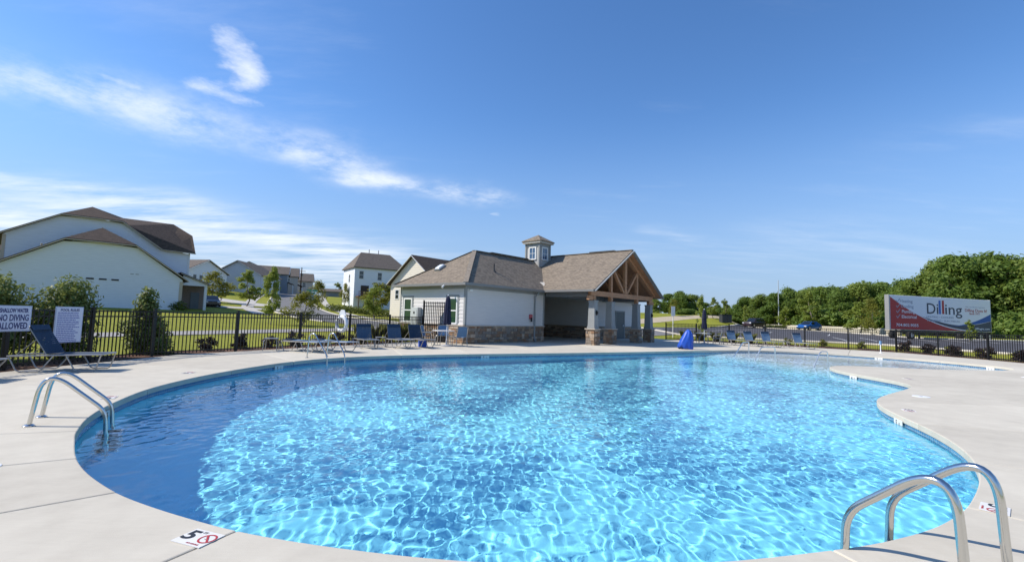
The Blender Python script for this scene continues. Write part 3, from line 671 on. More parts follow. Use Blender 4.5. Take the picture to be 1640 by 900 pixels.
def cl_porch():
    cx = (6.95, 8.93, 12.36, 14.25); cy = -3.44
    for i, x in enumerate(cx):
        col_ = empty('column', (x, cy, 0)); col_.parent = CL
        s = .28; stone = MB()
        for j, (a, b) in enumerate((((-s, s), (-s, -s)), ((-s, -s), (s, -s)), ((s, -s), (s, s)), ((s, s), (-s, s)))): stone_band('stone_pier', a, b, -.02, .88, col_, .05, 40 + i * 4 + j, .9)
        MB().bx(-.35, .35, -.35, .35, .885, .945).build('pier_cap', M_cap, col_)
        mb = MB(); w0, w1 = .225, .19
        mb._add([(-w0, -w0, .945), (w0, -w0, .945), (w0, w0, .945), (-w0, w0, .945), (-w1, -w1, 2.52), (w1, -w1, 2.52), (w1, w1, 2.52), (-w1, w1, 2.52)], [(3, 2, 1, 0), (4, 5, 6, 7), (0, 1, 5, 4), (1, 2, 6, 5), (2, 3, 7, 6), (3, 0, 4, 7)])
        mb.bx(-.25, .25, -.25, .25, .946, 1.06); mb.bx(-.22, .22, -.22, .22, 2.50, 2.58); mb.build('shaft', M_trim, col_)
        if i in (0, 3): MB().bx(-.04, .05, -.25, -.215, 1.72, 2.0).bx(-.06, .07, -.30, -.21, 1.78, 1.94).build('wall_lantern', M_blk, col_)
    tr = MB(); y0 = cy
    for x in cx: MB().bx(x - .11, x + .11, y0 - .11, y0 + .11, 2.58, 2.855).build('timber_post', M_wood, CL)
    tr = MB(); tr.bx(6.55, 14.65, y0 - .10, y0 + .10, 2.86, 3.15); tr.build('bottom_chord', M_wood, CL)
    for q in (6.35, 14.28): MB().bx(q, q + .57, y0 - .085, y0 + .085, 2.60, 2.84).build('beam_end', M_wood, CL)
    zt = lambda x: 5.98 - abs(x - 10.74) * (2.8 / 4.56) - .36
    MB().bx(10.61, 10.87, y0 - .09, y0 + .09, 3.152, zt(10.74) - .02).build('king_post', M_wood, CL)
    for x in (8.93, 12.36): MB().bx(x - .10, x + .10, y0 - .085, y0 + .085, 3.152, zt(x) + .05).build('truss_post', M_wood, CL)
    for s in (-1, 1):
        MB().bar((10.74 + s * .2, y0, 3.2), (10.74 + s * 1.62, y0, zt(10.74 + s * 1.62) + .04), .16, .17, up=(0, 1, 0)).build('truss_brace', M_wood, CL)
        MB().bar((10.74 + s * 4.25, y0, EZ + .02), (10.74 + s * .0, y0, 5.98 - .27), .18, .28, up=(0, 1, 0)).build('top_chord', M_wood, CL)
    for q in ((6.72, 7.1, -3.2, -.1, 2.80, 3.12), (14.1, 14.48, -3.2, .2, 2.80, 3.12), (6.73, 14.47, .05, .35, 2.86, 3.3)): MB().bx(*q).build('porch_beam', M_trimd, CL)
    for y in (-2.0, -.6, .9, 2.3):
        MB().bar((6.9, y, EZ - .06), (10.74, y, 5.98 - .25), .12, .2, up=(0, 1, 0)).build('rafter', M_wood, CL); MB().bar((14.6, y, EZ - .06), (10.74, y, 5.98 - .25), .12, .2, up=(0, 1, 0)).build('rafter', M_wood, CL)
cl_porch()
window(CL, (0, 4.93, 1.70), (0, -1, 0), .62, 1.25, glass=M_glassg, cols=1, rows=2, outer=M_trim)
window(CL, (0, .98, 1.72), (0, -1, 0), .66, 1.28, glass=M_glassg, cols=1, rows=2, outer=M_trim)
d = MB(); d.bx(16.3, 17.65, .25, .32, 0, 2.1); dd = d.build('door', M_door, CL); MB().bx(17.45, 17.5, .2, .25, .95, 1.12).build('handle', M_white, dd)
m_ = MB(); m_.bx(16.2, 16.295, .23, .31, 0, 2.2); m_.bx(17.655, 17.75, .23, .31, 0, 2.2); m_.bx(16.2, 17.75, .23, .31, 2.105, 2.2); m_.build('door_frame', M_trim, dd)
ds = MB(); ds.tube([(5.72, -.36, 3.05), (5.72, -.30, 2.95), (5.72, -.075, 2.75), (5.72, -.075, .2), (5.72, -.22, .05)], .05, 8); ds.build('downspout', M_trim, CL, smooth=True)
al = MB().bx(5.24, 5.48, -.10, -.012, 1.38, 1.66); alo = al.build('alarm_box', mat('faded_red_plastic', (.45, .09, .10), .5), CL); MB().bx(5.30, 5.42, -.14, -.101, 1.22, 1.46).build('handset', M_blk, alo)
bx_ = MB().bx(-.30, -.03, 3.62, 4.28, .62, 1.86); eb = bx_.build('electric_cabinet', mat('pale_grey_enamel', (.50, .52, .50), .4), CL); MB().bx(-.312, -.302, 3.70, 4.2, .75, 1.75).build('cabinet_door', mat('pale_grey_enamel', (.5, .52, .5)), eb); MB().bx(-.33, -.313, 3.88, 3.98, 1.5, 1.62).build('meter', M_blk, eb)
for q in (4.36, 4.5): MB().tube([(-.06, q, -.03), (-.06, q, .95)], .025, 6).build('conduit', M_white, CL)
MB().bx(.22, .42, -.1, -.01, 2.76, 2.86).build('corner_lamp', M_white, CL)
MB().tube([(-.42, 1.2, 3.06), (-.52, 1.2, 3.0), (-.60, 1.2, 2.92)], [.04, .05, .07], 8).build('corner_lamp', M_white, CL)
sk = MB(); sl = math.atan(2.3 / 3.554)
rm = Matrix.Rotation(-sl, 3, 'Y'); sk.box((1.19, 3.59, 4.24), (.60, .46, .12), rm); sko = sk.build('skylight_curb', M_trim, roof)
sk = MB(); sk.box((1.16, 3.59, 4.31), (.52, .40, .13), rm); o = sk.build('skylight_dome', mat('white_skylight', (.75, .78, .8), .15), roof, smooth=True, bevel=.07)
for (x, y) in ((3.06, .95), (5.0, 3.9)):
    z = EZ + .725 * (min(y, 5.64 - y) + O); MB().tube([(x, y, z - .1), (x, y, z + .42)], .045, 8).lathe((x, y, z - .02), [(.16, -.08), (.06, .10)], 10).build('vent_pipe', mat('dark_ridge_vent', (.05, .05, .05)), roof)
def cl_cupola():
    c = empty('cupola', (9.5, 2.82, 0)); c.parent = CL; s = .60
    b = MB().bx(-s, s, -s, s, 4.6, 6.70); b.build('cupola_wall', lap_mat('cupola_siding', (.42, .41, .39)), c)
    t = MB()
    for x in (-1, 1):
        for y in (-1, 1): t.bx(x * s - .06, x * s + .06, y * s - .06, y * s + .06, 4.6, 6.702)
    t.bx(-s - .03, s + .03, -s - .03, s + .03, 6.45, 6.71); t.build('cupola_trim', M_trim, c)
    t = MB().bx(-s - .20, s + .20, -s - .20, s + .20, 6.712, 6.84); t.build('cupola_cornice', mat('cream_trim', (.50, .47, .42), .6), c)
    k = s + .25; q = [(-k, -k, 6.90), (k, -k, 6.90), (k, k, 6.90), (-k, k, 6.90)]; ap = (0, 0, 7.42)
    roof_planes('cupola_roof', [[q[i], q[(i + 1) % 4], ap] for i in range(4)], M_shin, c, .07)
    window(c, (0, -s, 6.0), (1, 0, 0),   .50, .78, cols=2, rows=2, glass=M_glassb, proud=.045); window(c, (-s, 0, 6.0), (0, -1, 0),   .50, .78, cols=2, rows=2, glass=M_glassb, proud=.045)
    window(c, (0, s, 6.0), (-1, 0, 0),   .50, .78, cols=2, rows=2, glass=M_glassb, proud=.045); window(c, (s, 0, 6.0), (0, 1, 0),   .50, .78, cols=2, rows=2, glass=M_glassb, proud=.045)
M_glassb = mat('blue_window_glass', (.05, .10, .18), .05, spec=.9)
cl_cupola()

# ------------------------------------------------------------------ houses
M_wsid = lap_mat('white_siding', (.74, .765, .80)); M_csid = lap_mat('cream_siding', (.72, .66, .55)); M_gsid = lap_mat('blue_grey_siding', (.50, .53, .57)); M_dsid = lap_mat('slate_siding', (.21, .24, .275)); M_tsid = lap_mat('tan_siding', (.52, .47, .40))
M_rake = mat('tan_trim', (.50, .43, .33), .6, var=.06); M_wtrim = mat('white_trim', (.74, .74, .72), .5)
M_deckw = mat('brown_deck_timber', (.13, .075, .05), .8, var=.2, scale=6)
def left_house():
    h = empty('white_house', (-33.75, 47.5, 0), R(45), 'large two-storey white house with dark brown clipped gables behind the left fence', 'house')
    # local X runs along the gable walls (house to the left of x = 0), local Y into the house
    def gtop(xl, L, Rr):
        def top(z):
            if z > max(L[-1][1], Rr[-1][1]) - 1e-3: return None
            return (float(np.interp(z, [q[1] for q in L], [q[0] for q in L])) - xl, float(np.interp(z, [q[1] for q in Rr], [q[0] for q in Rr])) - xl)
        return top
    def rakes(pts, y, n='rake_trim'):
        for a, b in zip(pts[:-1], pts[1:]): MB().bar((a[0], y, a[1]), (b[0], y, b[1]), .07, .26, up=(0, 1, 0)).build(n, M_rake, h)
    # nearer low wing, clipped gable
    xl = -14.2
    lap_wall('wing_wall', (xl, 0), (0, 0), .2, 7.2, M_wsid, h, .19, top=gtop(xl, [(xl, 0), (xl, 3.75), (-8.75, 7.2)], [(0, 0), (0, 4.2), (-4.05, 7.2)]))
    lap_wall('wing_side_wall', (0, 0), (0, 4), .2, 4.2, M_wsid, h, .19)
    g1, g2, pk = (-8.95, -.3, 7.32), (-3.95, -.3, 7.30), (-6.35, 2.6, 8.92)
    roof_planes('wing_roof', [[g1, g2, pk], [(-15.2, -.3, 3.35), g1, pk, (pk[0], 4.1, pk[2]), (-15.2, 4.1, 3.35)], [g2, (.45, -.3, 4.15), (.45, 4.1, 4.15), (pk[0], 4.1, pk[2]), pk]], M_shind, h, .14)
    rakes([(-15.2, 3.2), (-8.95, 7.2), (-3.95, 7.18), (.5, 4.03)], -.31)
    MB().bx(-.24, .03, -.05, .2, .3, 4.0).build('corner_board', M_rake, h)
    for x in (-7.04, -6.15, -5.27): MB().bx(x - .27, x + .27, -.045, .02, 3.74, 3.88).build('wall_vent', M_blk, h)
    MB().bx(-4.2, -3.95, -.04, .02, 4.45, 4.5).build('wall_bracket', M_trim, h); MB().bx(-3.8, -3.55, -.04, .02, 4.45, 4.5).build('wall_bracket', M_trim, h)
    # taller main block behind
    y = 4.15; xl = -12.9
    lap_wall('main_wall', (xl, y), (1.15, y), .5, 9.95, M_wsid, h, .19, top=gtop(xl, [(xl, 0), (xl, 7.6), (-9.1, 9.95)], [(1.15, 0), (1.15, 7.4), (-1.4, 7.45), (-4.8, 9.95)]))
    lap_wall('main_side_wall', (1.15, y), (1.15, y + 8), .5, 7.4, M_wsid, h, .19)
    lap_wall('main_side_wall', (xl, y + 8), (xl, y), .5, 7.6, M_wsid, h, .19)
    g1, g2, pk = (-9.3, y - .3, 10.02), (-4.8, y - .3, 10.02), (-7.05, y + 2.8, 11.5)
    q, ev, er = (-1.35, y - .3, 7.58), (1.6, y - .35, 7.5), (1.6, y + 4.6, 9.75)
    roof_planes('main_roof', [[g1, g2, pk], [(-13.9, y - .3, 7.2), g1, pk, (pk[0], y + 10, 11.5), (-13.9, y + 10, 7.2)], [g2, q, (-1.35, y + 6, 7.58 + 2.2), (-3.6, y + 6, 11.0), pk]], M_shind, h, .14)
    roof_planes('side_roof', [[q, ev, (1.62, y + 2.0, 9.62), (.15, y + 4.6, 11.05), (-5.2, y + 4.6, 11.0), (-4.4, y + .6, 9.75)]], M_shind, h, .14)
    roof_planes('rear_roof', [[(1.62, y + 2.0, 9.6), (1.62, y + 9, 7.4), (-8, y + 10.5, 7.2), (-5.2, y + 4.65, 10.98), (.15, y + 4.65, 11.03)]], M_shind, h, .1)
    MB().tube([(1.0, y + 1.4, 8.4), (1.0, y + 1.4, 8.9)], .06, 8).build('vent_pipe', M_blk, h)
    rakes([(-13.9, 7.05), (-9.3, 9.9), (-4.8, 9.9), (-1.35, 7.45), (1.65, 7.36)], y - .33)
    MB().bx(xl - .04, xl + .2, y - .05, y + .2, .6, 7.5).build('corner_board', M_rake, h); MB().bx(1.0, 1.19, y - .04, y + .2, 4.0, 7.3).build('corner_board', M_wtrim, h)
    for dx in (0, .28): MB().tube([(-10.4 + dx, 2.2, 5.6), (-10.4 + dx, 2.2, 6.75)], .06, 8).tube([(-10.4 + dx, 2.2, 6.7), (-10.4 + dx, 1.95, 6.85)], .07, 8).build('flue_pipe', M_wtrim, h)
    # entrance porch to the right
    roof_planes('porch_roof', [[(.1, 1.7, 5.1), (2.85, 1.7, 4.0), (2.85, 6, 4.0), (.1, 6, 5.1)]], M_shind, h, .12)
    MB().prism([(.35, 1.85, 3.75), (2.6, 1.85, 3.75), (2.6, 1.85, 3.92), (.35, 1.85, 4.8)], (0, .2, 0)).build('porch_gable', M_wsid, h)
    MB().bar((.1, 1.66, 4.98), (2.9, 1.66, 3.86), .05, .2, up=(0, 1, 0)).build('rake_trim', M_rake, h)
    MB().bx(2.35, 2.6, 1.9, 2.15, .6, 3.75).build('porch_post', M_wtrim, h)
    MB().bx(.05, 2.9, 4.0, 4.13, .5, 3.9).build('porch_back_wall', mat('brown_brick', (.22, .17, .14), .9, var=.2, scale=8), h)  # one brown brick tone with random mottling
    MB().bx(1.5, 2.3, 3.93, 3.99, 1.1, 3.1).build('door', M_door, h)
left_house()
def house(name, label, loc, rz, w, d, eave, ridge, wall, roofm, cat='house', group=None, hip=0.0, win=(), found=2.0, over=.4, wtrim=M_wtrim, ridge_axis='x', doors=()):
    """gable or hipped house; front wall on local -Y, x in 0..w, y in 0..d; windows: (face, s, z, w, h)"""
    h = empty(name, loc, rz, label, cat, group)
    ax = ridge_axis
    mid = d / 2 if ax == 'x' else w / 2
    def gt(L_):
        return lambda z: (0, L_) if z <= eave else ((L_ / 2 * (z - eave) / (ridge - eave), L_ - L_ / 2 * (z - eave) / (ridge - eave)) if z < ridge - 1e-3 else None)
    full = hip <= 0
    lap_wall('wall', (0, 0), (w, 0), -found, ridge if (ax == 'y' and full) else eave, wall, h, .3, top=gt(w) if (ax == 'y' and full) else None)
    lap_wall('wall', (w, 0), (w, d), -found, ridge if (ax == 'x' and full) else eave, wall, h, .3, top=gt(d) if (ax == 'x' and full) else None)
    lap_wall('wall', (w, d), (0, d), -found, eave, wall, h, .3)
    lap_wall('wall', (0, d), (0, 0), -found, ridge if (ax == 'x' and full) else eave, wall, h, .3, top=gt(d) if (ax == 'x' and full) else None)
    sl = (ridge - eave) / mid; ez = eave - over * sl * .0; o = over
    if ax == 'x': a, b = (-o if full else hip, mid, ridge), (w + o if full else w - hip, mid, ridge)
    else: a, b = (mid, -o if full else hip, ridge), (mid, d + o if full else d - hip, ridge)
    q = [(-o, -o, ez), (w + o, -o, ez), (w + o, d + o, ez), (-o, d + o, ez)]
    if ax == 'x': pl = [[q[0], q[1], b, a], [q[2], q[3], a, b]] + ([] if full else [[q[3], q[0], a], [q[1], q[2], b]])
    else: pl = [[q[1], q[2], b, a], [q[3], q[0], a, b]] + ([] if full else [[q[0], q[1], a], [q[2], q[3], b]])
    rf = roof_planes('roof', pl, roofm, h, .18)
    if full:
        for s in ((0,) if ax == 'x' else (0,)):
            if ax == 'x':
                for xx in (-o - .02, w + o + .02): MB().bar((xx, -o, ez - .12), (xx, mid, ridge - .12), .05, .22, up=(1, 0, 0)).build('rake_trim', wtrim, h); MB().bar((xx, d + o, ez - .12), (xx, mid, ridge - .12), .05, .22, up=(1, 0, 0)).build('rake_trim', wtrim, h)
            else:
                for yy in (-o - .02,): MB().bar((-o, yy, ez - .12), (mid, yy, ridge - .12), .05, .22, up=(0, 1, 0)).build('rake_trim', wtrim, h); MB().bar((w + o, yy, ez - .12), (mid, yy, ridge - .12), .05, .22, up=(0, 1, 0)).build('rake_trim', wtrim, h)
    for (fc, s, z, ww, hh) in win:
        c, rt = {'f': ((s, 0, z), (1, 0, 0)), 'r': ((w, s, z), (0, 1, 0)), 'l': ((0, d - s, z), (0, -1, 0)), 'b': ((w - s, d, z), (-1, 0, 0))}[fc]
        window(h, c, rt, ww, hh, trim=wtrim, tw=.09)
    for (fc, s, ww, hh) in doors:
        c = {'f': (s, -.04, hh / 2), 'r': (w + .04, s, hh / 2), 'l': (-.04, d - s, hh / 2)}[fc]; MB().box(c, (ww, .09, hh) if fc == 'f' else (.09, ww, hh)).build('door', M_door, h)
    return h
# three-storey white house, long shaded rear wall towards the pool
wh = house('white_house', 'tall white three-storey house with brown roof and raised timber deck', (-31.3, 92, 2.3), R(33), 10.6, 9.2, 8.15, 11.7, M_wsid, M_shint, hip=2.2, over=.35,
  win=[('f', 1.3, 6.6, .8, 1.5), ('f', 5.0, 6.5, .8, 1.5), ('f', 5.0, 3.6, .8, 1.6), ('f', 8.6, 3.6, .9, 1.7), ('l', 5.2, 6.0, .8, 1.5), ('f', 2.6, .9, 1.0, 1.9)])
MB().box((2.2, -1.0, 2.25), (3.6, 2.0, .22)).build('deck_floor', M_deckw, wh)
for x in (.5, 2.2, 3.9): MB().bx(x - .08, x + .08, -1.98, -1.82, -.5, 2.14).build('deck_post', M_deckw, wh)
dr = MB(); dr.bx(.4, 4.0, -2.0, -1.94, 3.2, 3.28)
for i in range(19): dr.bx(.42 + i * .19, .47 + i * .19, -1.99, -1.95, 2.36, 3.2)
dr.build('deck_railing', M_deckw, wh)
MB().bx(1.3, 2.9, -.06, .02, 2.4, 4.5).build('patio_door', M_glass, wh); MB().bx(6.3, 7.9, -1.1, 0, 4.75, 5.0).build('bay_roof', M_shind, wh); MB().bx(-.9, -.3, 7.2, 7.8, -1.2, .0).build('air_conditioner', M_deckw, wh)
for x in (4.0, 6.0): MB().tube([(x, 5.0, 10.6), (x, 5.0, 12.5)], .07, 6).build('vent_pipe', M_blk, wh)
# cream house, sunlit gable to the left
th = house('cream_house', 'cream house with steep sunlit gable and dark roof behind the clubhouse', (-10.9, 62.6, .55), R(128), 9.6, 12, 5.1, 9.1, M_csid, M_shind, ridge_axis='y', over=.45, win=[('f', 7.8, 3.6, .7, 1.2), ('f', 1.5, 3.6, .7, 1.2)])
th.rotation_euler = (0, 0, R(-38)); th.location = (-17.6, 67.5, .55)
roof_planes('side_porch_roof', [[(6.2, -1.9, 2.6), (9.3, -1.9, 2.6), (9.3, -.05, 3.2), (6.2, -.05, 3.2)]], M_shint, th, .15); MB().bx(6.4, 6.6, -1.8, -1.6, -1, 2.45).bx(8.9, 9.1, -1.8, -1.6, -1, 2.45).build('porch_post', M_csid, th)
# the row of houses up the street
row = [('tan_house', 'tan-roofed house with white front gable nearest the big white house', (-68.6, 87.5, 3.9), -12, 8.2, 9.5, 4.4, 6.9, M_wsid, M_shint, 'x', [('r', 2.0, 3.0, .7, 1.4), ('r', 3.4, 3.0, .7, 1.4), ('r', 4.8, 3.0, .7, 1.4), ('f', 6.0, 2.8, .8, 1.5)]),
 ('grey_house', 'blue-grey house with a plain side gable beyond the tan-roofed house', (-64.6, 100, 4.6), 6, 9.8, 11, 4.2, 7.3, M_gsid, M_shint, 'y', [('f', 3.0, 2.2, .5, .5), ('r', 3, 3.2, .8, 1.4)]),
 ('grey_house', 'grey house with two small front gables, third up the street', (-69.5, 113.5, 5.6), 18, 8.6, 10, 5.0, 7.6, M_gsid, M_shint, 'y', [('f', 2.5, 3.6, .9, 1.4), ('f', 5.8, 3.6, .9, 1.4), ('r', 2.2, 3.6, .8, 1.4), ('r', 5.2, 3.6, .8, 1.4)]),
 ('slate_house', 'dark slate-blue house with white windows in the middle of the row', (-67.6, 121, 5.9), 24, 8.0, 9, 5.0, 7.4, M_dsid, M_shint, 'x', [('f', 2.0, 3.8, .9, 1.4), ('f', 5.6, 3.8, .9, 1.4), ('r', 2.4, 3.8, .9, 1.4), ('r', 5.6, 3.8, .9, 1.4)]),
 ('tan_house', 'tan house with a broad brown roof near the far end of the row', (-70.5, 132, 6.0), 26, 8.6, 9, 5.2, 8.0, M_tsid, M_shint, 'x', [('f', 2.2, 3.8, .9, 1.4), ('f', 6.0, 3.8, .9, 1.4), ('r', 2.4, 3.8, .9, 1.4), ('r', 6.0, 3.8, .9, 1.4)]),
 ('grey_house', 'last grey-tan house at the far end of the row by the power pole', (-72.0, 146, 6.0), 28, 8.6, 9, 4.8, 7.6, M_tsid, M_shint, 'x', [('f', 2.2, 3.6, .9, 1.4), ('f', 6.0, 3.6, .9, 1.4), ('r', 2.4, 3.6, .9, 1.4), ('r', 6.2, 3.6, .9, 1.4)])]
for nm, lb, lo, rz, w, d, ev, rg, wm_, rm_, axn, wn_ in row:
    hh = house(nm, lb, lo, R(rz), w, d, ev, rg, wm_, rm_, group='houses in the row up the street', ridge_axis=axn, win=wn_, found=2.5)
    if lo[1] > 110:
        roof_planes('entry_roof', [[(w + 1.6, 1.2, 2.5), (w + 1.6, 6.8, 2.5), (w + .02, 6.8, 3.1), (w + .02, 1.2, 3.1)]], M_shind, hh, .14)
        MB().bx(w + 1.3, w + 1.5, 1.4, 1.6, -1, 2.4).bx(w + 1.3, w + 1.5, 6.4, 6.6, -1, 2.4).build('entry_post', M_wtrim, hh); MB().bx(w, w + .06, 3.5, 4.5, -.2, 2.0).build('door', M_door, hh)
house('distant_shed', 'low dark open shed far up the street beneath the power pole', (-56.5, 138, 5.3), R(15), 9.5, 4, 2.0, 2.9, M_dsid, M_shint, 'shed', ridge_axis='x', win=[('f', 6.5, 1.0, 2.2, 1.2)], over=.6)
house('white_house', 'white house corner peeping in at the left edge beyond the big house', (-72, 62, 2.6), 0, 10, 10, 5.6, 8.6, M_wsid, M_shind, win=[('f', 9, 4.0, .9, 1.4)], group=None)

# ------------------------------------------------------------------ pool fittings and furniture
M_chrome = mat('brushed_stainless', (.62, .61, .58), .16, metal=1.0, bump=.05, bscale=120, stretch=(1, 1, .1)); M_alu = mat('taupe_aluminium_tube', (.40, .385, .36), .35, metal=.5)
M_navy = mat('navy_sling', (.016, .042, .085), .75, var=.2, scale=30, stretch=(1, 1, 1), bump=.4, bscale=90); M_blue = mat('faded_blue_sling', (.10, .20, .34), .7, var=.15, scale=30, bump=.4, bscale=90)
M_bluel = mat('pale_faded_blue_sling', (.16, .255, .36), .7, var=.12, scale=30, bump=.4, bscale=90); M_blued = mat('muted_blue_sling', (.055, .10, .165), .7, var=.15, scale=30, bump=.4, bscale=90)
M_plast = mat('white_plastic', (.78, .79, .80), .4); M_dkpl = mat('dark_grey_plastic', (.03, .032, .036), .5)
def arc(c, a0, a1, r, ex, ez, n=9):
    return [Vector(c) + Vector(ex) * (math.cos(a0 + (a1 - a0) * i / n) * r) + Vector(ez) * (math.sin(a0 + (a1 - a0) * i / n) * r) for i in range(n + 1)]
def fillet(pts, r, n=7):
    P = [Vector(p) for p in pts]; out = [P[0]]
    for i in range(1, len(P) - 1):
        a, b, c = P[i - 1], P[i], P[i + 1]; d1 = (a - b); d2 = (c - b); l = min(r[i - 1] if hasattr(r, '__len__') else r, d1.length * .48, d2.length * .48); p1 = b + d1.normalized() * l; p2 = b + d2.normalized() * l
        for k in range(n + 1): t = k / n; out.append(p1 * (1 - t) ** 2 + b * 2 * t * (1 - t) + p2 * t * t)
    out.append(P[-1]); return out
def ladder(label, deck_pt, head, width=.52, reach=.62, hgt=.80, tread_z=-.30, lean=.16, steps=3, drop=1.15, kz=.26, r=.0242, bend=.4):
    """head = direction from deck to water; two bent rails, treads between them"""
    root = empty('pool_ladder', (deck_pt[0], deck_pt[1], 0), head, label, 'ladder', 'stainless pool ladders')
    for s in (-1, 1):
        y = s * width / 2
        p = fillet([(0, y, .0), (lean, y, hgt), (reach, y, kz), (reach + .03, y, -.3), (reach + .03, y, -drop)], [bend, .13, .05], 12)
        rl = MB().tube(p, r, 12).build('rail', M_chrome, root, smooth=True)
        MB().lathe((0, y, .0), [(.058, .0), (.058, .010), (.036, .026), (.027, .028)], 18).build('escutcheon', M_chrome, rl, smooth=True)
    for k in range(steps):
        z = tread_z - .28 * k
        t = MB().bx(reach - .10, reach + .16, -width / 2 + .03, width / 2 - .03, z - .025, z).build('tread', M_plast, root, bevel=.006)
        MB().bx(reach - .07, reach + .13, -width / 2 + .05, -.05, z + .001, z + .006).build('grip_pad', M_dkpl, t); MB().bx(reach - .07, reach + .13, .05, width / 2 - .05, z + .001, z + .006).build('grip_pad', M_dkpl, t)
    return root
ladder('bent stainless ladder at the left pool edge near the navy lounger', (-5.952, 5.978), R(34), width=.56, reach=.70, hgt=.70, lean=.09, tread_z=-.42, kz=.125, bend=.46)
ladder('bent stainless ladder in the near right corner with dark tread', (2.88, 2.87), R(117.8), width=.60, reach=.614, hgt=.747, lean=.04, tread_z=-.17, kz=.245, r=.0262, bend=.46)
def grab(label, foot, water, h=.75, r=.021, group='stainless grab rails', top=.28):
    f, w = Vector((*foot, 0)), Vector((*water, -.5)); d = Vector((w.x - f.x, w.y - f.y, 0)); L_ = d.length; d.normalize()
    root = empty('grab_rail', f, 0, label, 'handrail', group); w = w - f
    p = fillet([(0, 0, 0), Vector((0, 0, h * .92)) + d * .05, Vector((0, 0, h)) + d * top, d * L_ + Vector((0, 0, .12)), w + d * .04], [.14, .14, .12])
    MB().tube(p, r, 10).build('rail', M_chrome, root, smooth=True); MB().lathe((0, 0, 0), [(.055, 0), (.055, .01), (.026, .026)], 14).build('escutcheon', M_chrome, root, smooth=True)
grab('nearer grab rail of the pair by the flat loungers', (-6.42, 14.85), (-5.62, 14.42), .80); grab('farther grab rail of the pair by the flat loungers', (-6.05, 15.5), (-5.3, 15.05), .80)
def step_rail(label, foot, water, zf, zw, h=.78, r=.024, tail=.4):
    f = Vector((*foot, zf)); w = Vector((*water, zw)); root = empty('handrail', f, 0, label, 'handrail', 'stainless rails on the pool steps'); q = w - f; d = Vector((q.x, q.y, 0)); 
    p = fillet([(0, 0, 0), (0, 0, h), d * .25 + Vector((0, 0, h)), q + Vector((0, 0, .35)), q + Vector((0, 0, -.05))] if not tail else [(0, 0, 0), (0, 0, h), d * tail + Vector((0, 0, h)), q], [.12, .15, .1])
    MB().tube(p, r, 8).build('rail', mat('pale_stainless', (.74, .74, .72), .3, metal=.9), root, smooth=True)
step_rail('long white step rail slanting left into the far shallow water', (12.75, 24.95), (10.75, 22.75), -.6, -.35, 1.12, tail=.35)
step_rail('middle step rail standing in the far shallow water', (12.25, 21.6), (10.9, 21.0), -.6, -.35, 1.05, tail=.62)
step_rail('short dark step rail nearest the concrete point', (12.75, 18.75), (11.85, 18.4), -.5, -.4, .98, tail=.45)

